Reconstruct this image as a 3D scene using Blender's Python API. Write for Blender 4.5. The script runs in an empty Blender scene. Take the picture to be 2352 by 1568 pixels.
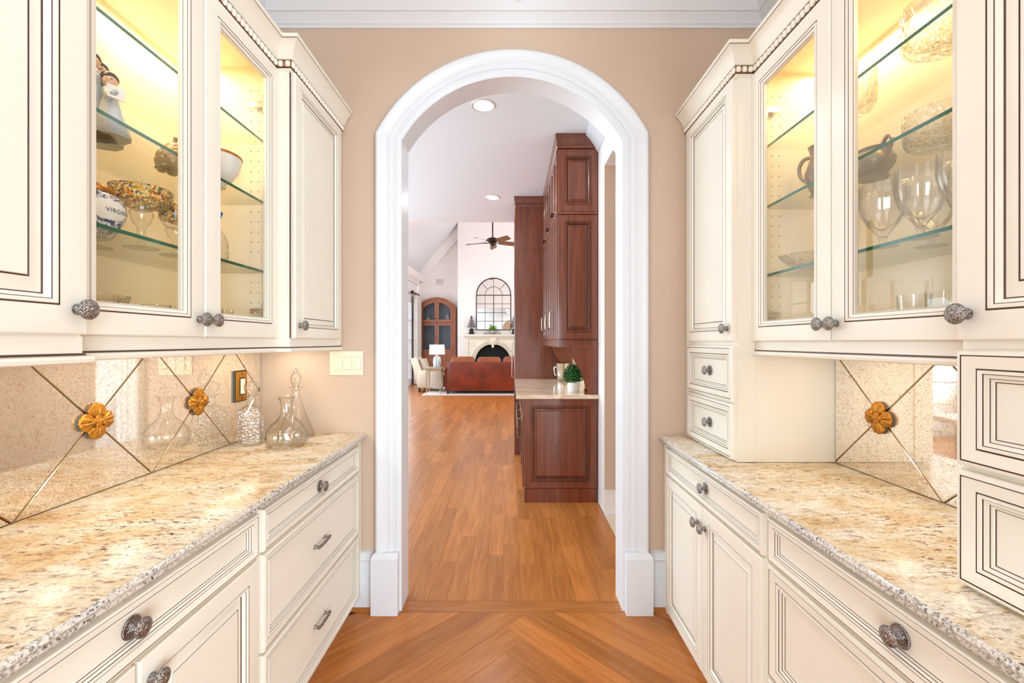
import bpy, bmesh, math, random
from mathutils import Vector, Matrix
random.seed(7)
R = math.radians
C = bpy.context.scene.collection
SC = bpy.context.scene

# ------------------------------------------------------------------ camera, world, light, exposure
CAM_H = 1.39
cam = bpy.data.cameras.new('camera'); cam.lens = 36*1000/2352; cam.sensor_width = 36; cam.clip_start = 0.02
cam_o = bpy.data.objects.new('camera', cam); C.objects.link(cam_o)
cam_o.location = (0, 0, CAM_H); cam_o.rotation_euler = (R(90), 0, 0); cam.shift_y = 1/2352
SC.camera = cam_o

SC.view_settings.view_transform = 'Standard'; SC.view_settings.look = 'None'
SC.view_settings.gamma = 1; SC.view_settings.use_curve_mapping = False
SC.view_settings.exposure = 0.27
SC.cycles.max_bounces = 14; SC.cycles.transparent_max_bounces = 40; SC.cycles.diffuse_bounces = 6
SC.cycles.glossy_bounces = 6; SC.cycles.transmission_bounces = 10; SC.cycles.caustics_reflective = False
SC.cycles.caustics_refractive = False; SC.cycles.use_denoising = True; SC.cycles.sample_clamp_indirect = 6

W = bpy.data.worlds.new('sky'); SC.world = W; W.use_nodes = True
wn = W.node_tree.nodes; wn['Background'].inputs[0].default_value = (0.86, 0.93, 1.0, 1); wn['Background'].inputs[1].default_value = 2.2

def area(name, loc, rot, sx, sy, power, col=(1, 1, 1), spread=180):
    l = bpy.data.lights.new(name, 'AREA'); l.shape = 'RECTANGLE'; l.size = sx; l.size_y = sy; l.energy = power; l.color = col
    l.spread = R(spread)
    o = bpy.data.objects.new(name, l); o.location = loc; o.rotation_euler = tuple(R(a) for a in rot); C.objects.link(o); return o
DAY = (0.68, 0.88, 1.0); WARM = (1.0, 0.79, 0.52); SOFT = (0.95, 0.95, 0.95)
# added fill from behind the camera, placed wide to reach lower cabinet fronts
area('rear_fill_light', (-2.0, -2.9, 1.1), (90, 0, -12), 2.2, 2.2, 88, (0.71, 0.89, 1.0))
area('rear_fill_light', (2.0, -2.9, 1.1), (90, 0, 12), 2.2, 2.2, 175, (0.71, 0.89, 1.0))
# pantry ceiling fixture
area('pantry_ceiling_light', (0, 0.75, 3.08), (0, 0, 0), 0.8, 1.8, 5, (0.80, 0.90, 1.0), 150)
# daylight from the kitchen windows on the left and the great room's left windows
area('kitchen_window_light', (-4.3, 4.6, 1.7), (106, 0, -90), 3.4, 2.2, 190, DAY)
area('great_room_window_light', (-3.2, 11.0, 2.0), (90, 0, -90), 5.0, 3.0, 110, (.84, .93, 1))
area('vault_fill_light', (3.8, 10.5, 4.2), (105, 0, 90), 5.0, 3.0, 440, (.97, 0.98, 1))  # added fill to brighten the vault; no window is built on that side
area('kitchen_can_light_a', (-0.22, 3.32, 3.14), (0, 0, 0), 0.16, 0.16, 10, SOFT)
area('kitchen_can_light_b', (-0.24, 5.40, 3.14), (0, 0, 0), 0.16, 0.16, 10, SOFT)
# warm lights under and inside the display cabinets
for s, xb, z0 in ((-1, 1.315, 0.0), (1, 1.311, -0.012)):
    for yy in (1.08, 1.55):
        area('display_cabinet_light', (s*1.22, yy, 2.462+z0), (0, 0, 0), 0.10, 0.36, 1.9, WARM)
    for yy in (1.02, 1.27, 1.50):
        area('under_cabinet_light', (s*1.16, yy, 1.382+z0), (0, 0, 0), 0.05, 0.05, 0.62 if s < 0 else 0.44, (1.0, 0.84, 0.62))
for yy in (1.92, 2.12): area('under_cabinet_light', (-1.12, yy, 1.372), (0, 0, 0), 0.04, 0.04, 0.55, (1.0, 0.84, 0.62))
area('bar_cabinet_light', (0.58, 4.5, 1.385), (0, 0, 0), 0.08, 1.3, 5, (1.0, 0.78, 0.5))

# ------------------------------------------------------------------ materials
def S(r, g, b):                                   # sRGB 0-255 -> linear
    f = lambda c: (c/255/12.92 if c/255 <= .04045 else ((c/255+.055)/1.055)**2.4)
    return (f(r), f(g), f(b), 1)
class M:
    def __init__(s, name):
        s.m = bpy.data.materials.new(name); s.m.use_nodes = True; s.t = s.m.node_tree; s.n = s.t.nodes
        s.b = s.n['Principled BSDF']; s.out = s.n['Material Output']
    def add(s, typ, **kw):
        n = s.n.new(typ)
        for k, v in kw.items():
            if k.startswith('i_'):
                key = k[2:]; key = int(key) if key.isdigit() else key.replace('_', ' ')
                n.inputs[key].default_value = v
            else: setattr(n, k, v)
        return n
    def l(s, a, b): s.t.links.new(a, b)
    def set(s, **kw):
        for k, v in kw.items(): s.b.inputs[k.replace('_', ' ')].default_value = v
        return s
    def ramp(s, src, stops, interp='LINEAR'):
        r = s.n.new('ShaderNodeValToRGB'); r.color_ramp.interpolation = interp
        e = r.color_ramp.elements
        while len(e) < len(stops): e.new(0.5)
        for el, (p, c) in zip(e, stops): el.position = p; el.color = c if len(c) == 4 else (*c, 1)
        s.l(src, r.inputs[0]); return r
    def coords(s, scale=(1, 1, 1), kind='Object', rot=(0, 0, 0)):
        tc = s.n.new('ShaderNodeTexCoord'); mp = s.n.new('ShaderNodeMapping'); mp.inputs['Scale'].default_value = scale
        mp.inputs['Rotation'].default_value = rot
        s.l(tc.outputs[kind], mp.inputs[0]); return mp.outputs[0]
    def noise(s, vec, scale=5, detail=4, rough=.5, dist=0):
        n = s.n.new('ShaderNodeTexNoise'); n.inputs['Scale'].default_value = scale; n.inputs['Detail'].default_value = detail
        n.inputs['Roughness'].default_value = rough; n.inputs['Distortion'].default_value = dist
        if vec is not None: s.l(vec, n.inputs['Vector'])
        return n.outputs['Fac']
    def mix(s, fac, a, b, mode='MIX'):
        n = s.n.new('ShaderNodeMix'); n.data_type = 'RGBA'; n.blend_type = mode
        for sock, v in ((n.inputs[0], fac), (n.inputs[6], a), (n.inputs[7], b)):
            if isinstance(v, bpy.types.NodeSocket): s.l(v, sock)
            else: sock.default_value = v
        return n.outputs[2]
    def bump(s, h, strength=.2, dist=.01):
        n = s.n.new('ShaderNodeBump'); n.inputs['Strength'].default_value = strength; n.inputs['Distance'].default_value = dist
        s.l(h, n.inputs['Height']); s.l(n.outputs[0], s.b.inputs['Normal']); return n.outputs[0]

def plain(name, col, rough=.5, metal=0, var=0, vscale=6, bump=0, bscale=60, coat=0, spec=.5):
    m = M(name); m.set(Roughness=rough, Metallic=metal, Coat_Weight=coat, Specular_IOR_Level=spec); m.b.inputs['Base Color'].default_value = col
    if var:
        f = m.noise(m.coords(), vscale, 3)
        dark = tuple(c*(1-var) for c in col[:3]); r = m.ramp(f, [(.3, dark), (.7, col)]); m.l(r.outputs[0], m.b.inputs['Base Color'])
    if bump: m.bump(m.noise(m.coords(), bscale, 3), bump, .004)
    return m.m
PAINT = plain('cream_paint', S(240, 235, 223), .38, var=.04, vscale=3)
GLAZE = plain('brown_glaze', S(84, 48, 28), .5, var=.35, vscale=30)
INNER = plain('cabinet_lining', S(246, 232, 202), .45)
WALL = plain('peach_wall_paint', S(206, 181, 160), .6, var=.03, vscale=2.5, bump=.05, bscale=220)
WHITE = plain('white_trim_paint', S(222, 225, 230), .35)
CEIL = plain('ceiling_paint', S(222, 222, 224), .7)
CEILK = plain('kitchen_ceiling_paint', S(228, 234, 241), .7)
OFFW = plain('off_white_wall_paint', S(236, 231, 228), .65)
BLACK = plain('black_iron', S(28, 26, 26), .45)
BRONZE = plain('dark_bronze', S(62, 46, 38), .4, .6)
FIREBOX = plain('soot_black', S(8, 8, 8), .9)
STONE = plain('limestone', S(228, 220, 203), .7, var=.08, vscale=9, bump=.12, bscale=50)
SWITCH = plain('ivory_plastic', S(240, 230, 205), .35)
PEWT = plain('aged_pewter', S(170, 157, 140), .36, .55, var=.35, vscale=14)
SILV = plain('polished_silver', S(225, 220, 212), .12, 1)
CERAM = plain('white_porcelain', S(240, 240, 238), .15, coat=.5)
LINEN = plain('linen_fabric', S(212, 200, 184), .9, var=.06, vscale=30, bump=.15, bscale=300)
DRIFT = plain('washed_wood', S(178, 160, 138), .6, var=.25, vscale=12)
RUG = plain('pale_rug', S(225, 222, 220), .95, var=.08, vscale=20)
TILE = plain('beige_tile', S(226, 205, 180), .4, var=.06, vscale=4)
GREEN = plain('glossy_leaf', S(28, 108, 34), .45, var=.5, vscale=40)
FERN = plain('fern_leaf', S(126, 186, 66), .5, var=.35, vscale=30)
SKIN = plain('porcelain_skin', S(216, 178, 150), .2, coat=.4)
ROBE = plain('porcelain_robe', S(178, 190, 202), .2, coat=.4, var=.06, vscale=20)
HAIR = plain('porcelain_hair', S(52, 38, 32), .3)
BLUEG = plain('cobalt_glass', S(40, 110, 180), .1)
DOT = plain('pin_hole', S(150, 120, 80), .6)
SHADE = M('lamp_shade'); SHADE.set(Roughness=.8); SHADE.b.inputs['Base Color'].default_value = S(250, 240, 222)
SHADE.b.inputs['Emission Color'].default_value = (1, .86, .66, 1); SHADE.b.inputs['Emission Strength'].default_value = .55; SHADE = SHADE.m
LAMPLIT = M('lit_lens'); LAMPLIT.b.inputs['Emission Color'].default_value = (1, .95, .88, 1); LAMPLIT.b.inputs['Emission Strength'].default_value = 9; LAMPLIT = LAMPLIT.m
DOMELIT = M('frosted_glass_lit'); DOMELIT.b.inputs['Emission Color'].default_value = (1, .93, .84, 1); DOMELIT.b.inputs['Emission Strength'].default_value = 2; DOMELIT = DOMELIT.m

def engraved(name, col, dark, rough=.3, metal=1.0, scale=420):
    m = M(name); m.set(Roughness=rough, Metallic=metal); v = m.n.new('ShaderNodeTexVoronoi'); v.inputs['Scale'].default_value = scale
    m.l(m.coords(), v.inputs['Vector']); r = m.ramp(v.outputs['Distance'], [(.15, col), (.75, dark)])
    m.l(r.outputs[0], m.b.inputs['Base Color']); m.bump(v.outputs['Distance'], .7, .002); return m.m
KNOBM = engraved('antique_nickel', S(205, 200, 196), S(110, 104, 100))
GOLD = plain('antique_gold', S(206, 136, 40), .32, .45, var=.5, vscale=60)
BRASSA = plain('aged_brass', S(172, 146, 100), .38, .5, var=.5, vscale=35)
BRASS = plain('brass', S(186, 132, 54), .3, .85)

def wood(name, cols, along='x', rough=.3, grain=1.0, rnd=.0, scale=1.0, coat=.0, spec=.5):
    m = M(name); m.set(Roughness=rough, Coat_Weight=coat, Coat_Roughness=.12, Specular_IOR_Level=spec)
    a, b = 1.6*scale, 22*scale
    sc = {'x': (a, b, b), 'y': (b, a, b), 'z': (b, b, a)}[along]
    oi = m.n.new('ShaderNodeObjectInfo')
    tc = m.n.new('ShaderNodeTexCoord'); ad = m.n.new('ShaderNodeVectorMath'); ad.operation = 'ADD'
    mul = m.n.new('ShaderNodeVectorMath'); mul.operation = 'SCALE'; mul.inputs[0].default_value = (37, 19, 11)
    m.l(oi.outputs['Random'], mul.inputs['Scale']); m.l(tc.outputs['Object'], ad.inputs[0]); m.l(mul.outputs[0], ad.inputs[1])
    def mp(s):
        q = m.n.new('ShaderNodeMapping'); q.inputs['Scale'].default_value = s; m.l(ad.outputs[0], q.inputs[0]); return q.outputs[0]
    f1 = m.noise(mp(sc), 1.0, 5, .55, .6)
    f2 = m.noise(mp(tuple(x*(6 if x > 5*scale else 2.2) for x in sc)), 1.0, 3, .6)
    r1 = m.ramp(f1, [(.22, cols[0]), (.5, cols[1]), (.8, cols[2])])
    r2 = m.ramp(f2, [(.38, (.55, .48, .42)), (.55, (1, 1, 1))])
    c = m.mix(.55*grain, r1.outputs[0], r2.outputs[0], 'MULTIPLY')
    if rnd:
        mr = m.n.new('ShaderNodeMapRange'); mr.inputs[3].default_value = 1-rnd; mr.inputs[4].default_value = 1+rnd*.75
        m.l(oi.outputs['Random'], mr.inputs[0]); h = m.n.new('ShaderNodeHueSaturation'); m.l(mr.outputs[0], h.inputs['Value']); m.l(c, h.inputs['Color']); c = h.outputs[0]
    m.l(c, m.b.inputs['Base Color']); m.bump(f2, .06, .002); return m.m
OAK = wood('oak_floor', (S(164, 96, 44), S(186, 116, 56), S(203, 134, 72)), 'x', .27, .55, .22, 1.5, spec=.35)
CHERRY = wood('cherry_wood', (S(94, 46, 28), S(120, 62, 40), S(140, 78, 52)), 'z', .27, .4, .05, 1.2, coat=.4)
CHERRYD = plain('cherry_groove', S(48, 20, 12), .4)
CHERRYL = wood('glow_lit_cherry', (S(128, 66, 36), S(150, 84, 50), S(168, 100, 62)), 'z', .35, .4, .04, 1.2)
BLADEW = wood('fan_blade_wood', (S(92, 58, 40), S(128, 84, 58), S(150, 104, 76)), 'x', .4, .7)

m = M('granite'); m.set(Roughness=.26, Specular_IOR_Level=.28)
co = m.coords((1, 1, 1), rot=(0, 0, R(20)))
st = m.coords((9, 26, 22), rot=(0, 0, R(-18)))
big = m.noise(m.coords((3.4, 6.5, 5), rot=(0, 0, R(-14))), 1, 6, .62, 1.3)
base = m.ramp(big, [(.28, S(196, 154, 106)), (.40, S(224, 196, 154)), (.51, S(238, 224, 198)), (.62, S(246, 240, 228)), (.76, S(228, 202, 162))]).outputs[0]
brown = m.noise(st, 2.2, 9, .78, .5)
bmask = m.ramp(brown, [(.525, (0, 0, 0)), (.65, (1, 1, 1))]).outputs[0]
c1 = m.mix(bmask, base, S(142, 92, 56))
fleck = m.noise(m.coords((40, 95, 70), rot=(0, 0, R(-18))), 1, 4, .7)
fm = m.ramp(fleck, [(.565, (0, 0, 0)), (.62, (1, 1, 1))]).outputs[0]
clus = m.ramp(m.noise(co, 5, 4, .6), [(.36, (0, 0, 0)), (.62, (1, 1, 1))]).outputs[0]
fm2 = m.mix(1.0, fm, clus, 'MULTIPLY')
c2 = m.mix(fm2, c1, S(98, 60, 38))
wh = m.ramp(m.noise(m.coords((30, 30, 30)), 3, 4, .7), [(.58, (0, 0, 0)), (.68, (1, 1, 1))]).outputs[0]
c3 = m.mix(wh, c2, S(240, 232, 218))
gr = m.ramp(m.noise(m.coords(), 130, 3, .7), [(.35, (.72, .68, .64)), (.6, (1, 1, 1))]).outputs[0]
m.l(m.mix(.8, c3, gr, 'MULTIPLY'), m.b.inputs['Base Color'])
GRANITE = m.m
m = M('granite_edge'); m.set(Roughness=.1, Coat_Weight=.3, Coat_Roughness=.03)  # countertop stone again, greyed to paint in the edge's weaker warm light
f = m.noise(m.coords((150, 150, 150)), 1, 4, .7, .3); f2 = m.noise(m.coords((9, 9, 9)), 1, 3, .6)
c = m.ramp(f, [(.36, S(44, 42, 44)), (.43, S(128, 122, 118)), (.50, S(206, 200, 192)), (.60, S(235, 231, 226)), (.75, S(206, 190, 166))]).outputs[0]
c = m.mix(m.ramp(f2, [(.42, (0, 0, 0)), (.62, (.55, .55, .55))]).outputs[0], c, S(226, 216, 200))
m.l(c, m.b.inputs['Base Color']); GREDGE = m.m
m = M('cream_marble'); m.set(Roughness=.1)
c = m.ramp(m.noise(m.coords((2, 4, 4)), 2, 6, .6, 1), [(.35, S(214, 182, 150)), (.6, S(240, 222, 198))]).outputs[0]; m.l(c, m.b.inputs['Base Color']); MARBLE = m.m

# antiqued mirror: silvering broken by curly brown lines
m = M('antique_mirror'); m.set(Metallic=1, Roughness=.035)
cc = m.coords(); wn_ = m.n.new('ShaderNodeTexNoise'); wn_.inputs['Scale'].default_value = 17; wn_.inputs['Detail'].default_value = 3; m.l(cc, wn_.inputs['Vector'])
n1 = m.noise(cc, 42, 2, .6, 2.6); n2 = m.noise(cc, 13, 3, .6, .8)
ln = m.ramp(n1, [(.455, (0, 0, 0)), (.480, (1, 1, 1)), (.505, (0, 0, 0))]).outputs[0]
pm = m.ramp(wn_.outputs['Fac'], [(.30, (.4, .4, .4)), (.55, (.95, .95, .95))]).outputs[0]
lm = m.mix(1.0, ln, pm, 'MULTIPLY')
m.b.inputs['Base Color'].default_value = S(248, 240, 230)
df = m.add('ShaderNodeBsdfDiffuse'); df.inputs[0].default_value = S(134, 94, 62)
df2 = m.add('ShaderNodeBsdfDiffuse'); df2.inputs[0].default_value = S(246, 234, 214)
ms1 = m.n.new('ShaderNodeMixShader'); ms1.inputs[0].default_value = .22; m.l(m.b.outputs[0], ms1.inputs[1]); m.l(df2.outputs[0], ms1.inputs[2])
ms2 = m.n.new('ShaderNodeMixShader'); m.l(lm, ms2.inputs[0]); m.l(ms1.outputs[0], ms2.inputs[1]); m.l(df.outputs[0], ms2.inputs[2])
m.l(ms2.outputs[0], m.out.inputs[0]); AMIRROR = m.m
CLEARMIRROR = plain('mirror_glass', (.9, .9, .88, 1), .02, 1)

def glass(name, tint=(.97, .98, .97, 1), edge=(.80, .82, .78, 1), refl=1.0, bump=0, bscale=60, vor=False, rough=0.0, base=.035):
    m = M(name); lw = m.n.new('ShaderNodeLayerWeight'); lw.inputs[0].default_value = .5
    lw2 = m.n.new('ShaderNodeLayerWeight'); lw2.inputs[0].default_value = .5
    pw = m.n.new('ShaderNodeMath'); pw.operation = 'POWER'; pw.inputs[1].default_value = 4.5; m.l(lw2.outputs['Facing'], pw.inputs[0])
    fr = m.n.new('ShaderNodeMapRange'); fr.inputs[3].default_value = base; fr.inputs[4].default_value = .85; m.l(pw.outputs[0], fr.inputs[0])
    tr = m.n.new('ShaderNodeBsdfTransparent'); gl = m.n.new('ShaderNodeBsdfGlossy'); gl.inputs['Roughness'].default_value = rough
    c = m.ramp(lw.outputs['Facing'], [(.45, tint), (.97, edge)]); m.l(c.outputs[0], tr.inputs[0])
    mu = m.n.new('ShaderNodeMath'); mu.operation = 'MULTIPLY'; mu.inputs[1].default_value = refl; mu.use_clamp = True; m.l(fr.outputs[0], mu.inputs[0])
    if bump:
        if vor:
            v = m.n.new('ShaderNodeTexVoronoi'); v.inputs['Scale'].default_value = bscale; m.l(m.coords(), v.inputs['Vector']); h = v.outputs['Distance']
        else: h = m.noise(m.coords(), bscale, 2)
        b = m.n.new('ShaderNodeBump'); b.inputs['Strength'].default_value = bump; b.inputs['Distance'].default_value = .01; m.l(h, b.inputs['Height'])
        for nd in (gl, lw2, lw): m.l(b.outputs[0], nd.inputs['Normal'])
    mx = m.n.new('ShaderNodeMixShader'); m.l(mu.outputs[0], mx.inputs[0]); m.l(tr.outputs[0], mx.inputs[1]); m.l(gl.outputs[0], mx.inputs[2])
    m.l(mx.outputs[0], m.out.inputs[0]); return m.m
PANE = glass('clear_pane', (.99, .99, .98, 1), (.93, .95, .93, 1), .9)
CLEAR = glass('clear_glass', (.985, .985, .975, 1), (.72, .70, .64, 1), 1.3, base=.06)
CRYST = glass('cut_crystal', (.965, .965, .955, 1), (.74, .72, .66, 1), 1.4, .6, 70, True, base=.10)
GOBLET = glass('faceted_glass', (.985, .985, .975, 1), (.66, .63, .55, 1), 1.6, base=.07)
SHELFG = glass('shelf_glass', (.975, .98, .97, 1), (.86, .89, .85, 1), .6)
SHELFE = M('shelf_glass_edge'); SHELFE.set(Roughness=.08, Coat_Weight=.5); SHELFE.b.inputs['Base Color'].default_value = S(18, 98, 70); SHELFE = SHELFE.m
# confetti glass: coloured chips in clear glass
m = M('confetti_glass'); v = m.n.new('ShaderNodeTexVoronoi'); v.inputs['Scale'].default_value = 210; m.l(m.coords(), v.inputs['Vector'])
hs = m.n.new('ShaderNodeSeparateColor'); m.l(v.outputs['Color'], hs.inputs[0])
cr = m.ramp(hs.outputs[0], [(0, S(214, 176, 60)), (.25, S(40, 92, 140)), (.36, S(220, 150, 40)), (.55, S(70, 120, 60)), (.66, S(196, 62, 36)), (.76, S(232, 214, 150)), (.9, S(60, 60, 60))], 'CONSTANT')
m.l(cr.outputs[0], m.b.inputs['Base Color']); m.set(Roughness=.12)
tr = m.n.new('ShaderNodeBsdfTransparent'); mx = m.n.new('ShaderNodeMixShader'); th = m.ramp(hs.outputs[1], [(0, (0, 0, 0)), (.32, (.85, .85, .85))], 'CONSTANT')
m.l(th.outputs[0], mx.inputs[0]); m.l(tr.outputs[0], mx.inputs[1]); m.l(m.b.outputs[0], mx.inputs[2]); m.l(mx.outputs[0], m.out.inputs[0]); CONFETTI = m.m
# blue and white transfer ware
m = M('blue_white_ware'); m.set(Roughness=.12, Coat_Weight=.6); f = m.noise(m.coords(), 85, 4, .65, 1.2)
c = m.ramp(f, [(.44, S(238, 240, 244)), (.50, S(120, 138, 176)), (.56, S(38, 54, 98))]).outputs[0]; m.l(c, m.b.inputs['Base Color']); BLUEWHITE = m.m
# leather
m = M('brown_leather'); m.set(Roughness=.38); f = m.noise(m.coords((1.2, 1.2, 1.2)), 2, 5, .6); c = m.ramp(f, [(.3, S(84, 26, 8)), (.7, S(140, 52, 18))]).outputs[0]
m.l(c, m.b.inputs['Base Color']); m.bump(m.noise(m.coords(), 120, 3), .1, .003); LEATHER = m.m
# patterned lamp base, curtain
m = M('lattice_ceramic'); m.set(Roughness=.2); f = m.n.new('ShaderNodeTexVoronoi'); f.distance = 'MANHATTAN'; f.inputs['Randomness'].default_value = 0.0; f.inputs['Scale'].default_value = 22; m.l(m.coords(rot=(0, 0, R(45))), f.inputs['Vector'])
c = m.ramp(f.outputs['Distance'], [(.45, S(240, 240, 238)), (.62, S(150, 164, 170))]).outputs[0]; m.l(c, m.b.inputs['Base Color']); LATTICE = m.m

# ------------------------------------------------------------------ mesh builder
class MB:
    def __init__(s): s.v = []; s.f = []; s.mi = []
    def face(s, ids, mi=0): s.f.append(ids); s.mi.append(mi)
    def box(s, x0, x1, y0, y1, z0, z1, mi=0):
        b = len(s.v); s.v += [(x, y, z) for z in (z0, z1) for y in (y0, y1) for x in (x0, x1)]
        for q in ((0, 2, 3, 1), (4, 5, 7, 6), (0, 1, 5, 4), (2, 6, 7, 3), (0, 4, 6, 2), (1, 3, 7, 5)): s.face([b+i for i in q], mi)
        return s
    def grid(s, rows, mi=0, close_u=False, close_v=False):       # rows of points -> quads
        b = len(s.v); n = len(rows[0])
        for r in rows: s.v += [tuple(p) for p in r]
        for i in range(len(rows)-(0 if close_v else 1)):
            for j in range(n-(0 if close_u else 1)):
                a = b+i*n+j; a2 = b+i*n+(j+1) % n; c = b+((i+1) % len(rows))*n+j; c2 = b+((i+1) % len(rows))*n+(j+1) % n
                s.face([a, a2, c2, c], mi[i] if isinstance(mi, list) else mi)
        return b
    def poly(s, pts, mi=0): b = len(s.v); s.v += [tuple(p) for p in pts]; s.face(list(range(b, b+len(pts))), mi)
    def prism(s, pts, fn0, fn1, mi=0, mi_side=None):              # 2-D polygon between two maps
        a = [fn0(*p) for p in pts]; c = [fn1(*p) for p in pts]; n = len(pts); b = len(s.v); s.v += a+c
        s.face([b+i for i in range(n)], mi); s.face([b+n+i for i in reversed(range(n))], mi)
        for i in range(n): s.face([b+i, b+(i+1) % n, b+n+(i+1) % n, b+n+i], mi if mi_side is None else mi_side)
        return s
    def lathe(s, prof, c=(0, 0, 0), seg=24, mi=0, axis='z', cap=True, flute=0, nfl=0, sq=0):
        rows = []
        for r, h in prof:
            row = []
            for k in range(seg):
                a = 2*math.pi*k/seg; rr = r*(1+flute*math.cos(a*nfl)) if flute else r
                if sq: rr = r/max(abs(math.cos(a)), abs(math.sin(a)))**sq
                u, w = rr*math.cos(a), rr*math.sin(a)
                row.append({'z': (c[0]+u, c[1]+w, c[2]+h), 'x': (c[0]+h, c[1]+u, c[2]+w), 'y': (c[0]+u, c[1]+h, c[2]+w)}[axis])
            rows.append(row)
        b = s.grid(rows, mi, close_u=True)
        if cap:
            m0 = mi[0] if isinstance(mi, list) else mi; m1 = mi[-1] if isinstance(mi, list) else mi
            if prof[0][0] > 1e-5: s.face([b+k for k in reversed(range(seg))], m0)
            if prof[-1][0] > 1e-5: s.face([b+(len(prof)-1)*seg+k for k in range(seg)], m1)
        return s
    def tube(s, pts, r, seg=8, mi=0, cap=True, fine=0):
        pts = [Vector(p) for p in pts]
        if fine:
            rad = list(r) if isinstance(r, (list, tuple)) else [r]*len(pts); q = []; rr_ = []; e = [pts[0]*2-pts[1]]+pts+[pts[-1]*2-pts[-2]]
            for i in range(1, len(e)-2):
                for k in range(fine):
                    t = k/fine; q.append(.5*((2*e[i])+(e[i+1]-e[i-1])*t+(2*e[i-1]-5*e[i]+4*e[i+1]-e[i+2])*t*t+(3*e[i]-e[i-1]-3*e[i+1]+e[i+2])*t**3)); rr_.append(rad[i-1]*(1-t)+rad[i]*t)
            q.append(pts[-1]); rr_.append(rad[-1]); pts, r = q, rr_
        rows = []; n = len(pts); up = None
        for i, p in enumerate(pts):
            d = (pts[min(i+1, n-1)]-pts[max(i-1, 0)]).normalized()
            if up is None: up = d.orthogonal().normalized()
            up = (up-d*up.dot(d)).normalized(); w = d.cross(up); rr = r[i] if isinstance(r, (list, tuple)) else r
            rows.append([p+(up*math.cos(2*math.pi*k/seg)+w*math.sin(2*math.pi*k/seg))*rr for k in range(seg)])
        b = s.grid(rows, mi, close_u=True)
        if cap: s.face([b+k for k in reversed(range(seg))], mi); s.face([b+(n-1)*seg+k for k in range(seg)], mi)
        return s
    def ball(s, c, r, seg=16, rings=10, mi=0):
        r = r if isinstance(r, (tuple, list)) else (r, r, r); rows = []
        for i in range(rings+1):
            t = math.pi*(i/rings-.5); t = max(min(t, math.pi/2-.02), -math.pi/2+.02)
            rows.append([(c[0]+r[0]*math.cos(t)*math.cos(2*math.pi*k/seg), c[1]+r[1]*math.cos(t)*math.sin(2*math.pi*k/seg), c[2]+r[2]*math.sin(t)) for k in range(seg)])
        b = s.grid(rows, mi, close_u=True); s.face([b+k for k in reversed(range(seg))], mi); s.face([b+rings*seg+k for k in range(seg)], mi)
        return s
    def panel(s, P, u0, u1, v0, v1, prof, k=1.0, fill=0, closed_back=False):
        rows = []
        for ins, h, mi in prof:
            i = ins*k; rows.append([P(u0+i, v0+i, h), P(u1-i, v0+i, h), P(u1-i, v1-i, h), P(u0+i, v1-i, h)])
        b = s.grid(rows, [p[2] for p in prof[1:]], close_u=True)
        if fill is not None: n = (len(rows)-1)*4; s.face([b+n+j for j in range(4)], fill)
        if closed_back: s.face([b+j for j in reversed(range(4))], 0)
        return s
    def mesh(s, name, mats, origin=(0, 0, 0), smooth=40, recalc=True):
        me = bpy.data.meshes.new(name); o = origin
        me.from_pydata([(x-o[0], y-o[1], z-o[2]) for x, y, z in s.v], [], s.f)
        for m in (mats if isinstance(mats, (list, tuple)) else [mats]): me.materials.append(m)
        me.polygons.foreach_set('material_index', s.mi)
        if recalc:
            bm = bmesh.new(); bm.from_mesh(me); bmesh.ops.recalc_face_normals(bm, faces=bm.faces); bm.to_mesh(me); bm.free()
        if smooth:
            me.polygons.foreach_set('use_smooth', [True]*len(me.polygons)); me.set_sharp_from_angle(angle=R(smooth))
        me.update(); return me

def wloc(o):
    v = Vector((0, 0, 0))
    while o: v += o.location; o = o.parent
    return v
def props(o, label=None, cat=None, group=None, kind=None):
    for k, v in (('label', label), ('category', cat), ('group', group), ('kind', kind)):
        if v: o[k] = v
    return o
def thing(name, loc, label, cat, group=None):
    o = bpy.data.objects.new(name, None); o.location = loc; o.empty_display_size = .05; C.objects.link(o)
    return props(o, label, cat, group)
def part(name, mb, mats, parent=None, smooth=40, label=None, cat=None, group=None, kind=None, loc=None):
    """mesh given in world coordinates -> object under parent (or top level with its origin at loc)"""
    org = tuple(wloc(parent)) if parent else (loc or (0, 0, 0))
    o = bpy.data.objects.new(name, mb.mesh(name, mats, org, smooth)); C.objects.link(o)
    if parent: o.parent = parent
    else: o.location = org
    return props(o, label, cat, group, kind)
def inst(name, me, parent, loc, rot=(0, 0, 0), scale=None, label=None):
    o = bpy.data.objects.new(name, me); C.objects.link(o); o.parent = parent
    o.location = Vector(loc)-(wloc(parent) if parent else Vector((0, 0, 0))); o.rotation_euler = rot
    if scale: o.scale = scale
    if label: o['label'] = label
    return o
def struct(name, mb, mats, parent=None, smooth=40): return part(name, mb, mats, parent, smooth, kind='structure')
def bx(*a, mi=0): return MB().box(*a, mi=mi)

def offset_path(path, d):                          # offset to the right of travel, mitred
    out = []; n = len(path)
    for i, p in enumerate(path):
        p = Vector(p); ns = []
        if i > 0: t = (p-Vector(path[i-1])).normalized(); ns.append(Vector((t.y, -t.x)))
        if i < n-1: t = (Vector(path[i+1])-p).normalized(); ns.append(Vector((t.y, -t.x)))
        if len(ns) == 1: out.append(p+ns[0]*d)
        else: b = (ns[0]+ns[1]); b.normalize(); out.append(p+b*(d/max(.2, b.dot(ns[0]))))
    return out
def sweep(mb, path, prof, flip=1, mats=None, cap=True):  # prof: (offset, z); path in plan
    rows = []
    for off, z in prof: rows.append([(q.x, q.y, z) for q in offset_path(path, off*flip)])
    b = mb.grid(rows, mats if mats else 0); n = len(path)
    if cap: mb.face([b+i*n for i in range(len(prof))], 0); mb.face([b+i*n+n-1 for i in reversed(range(len(prof)))], 0)

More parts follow.
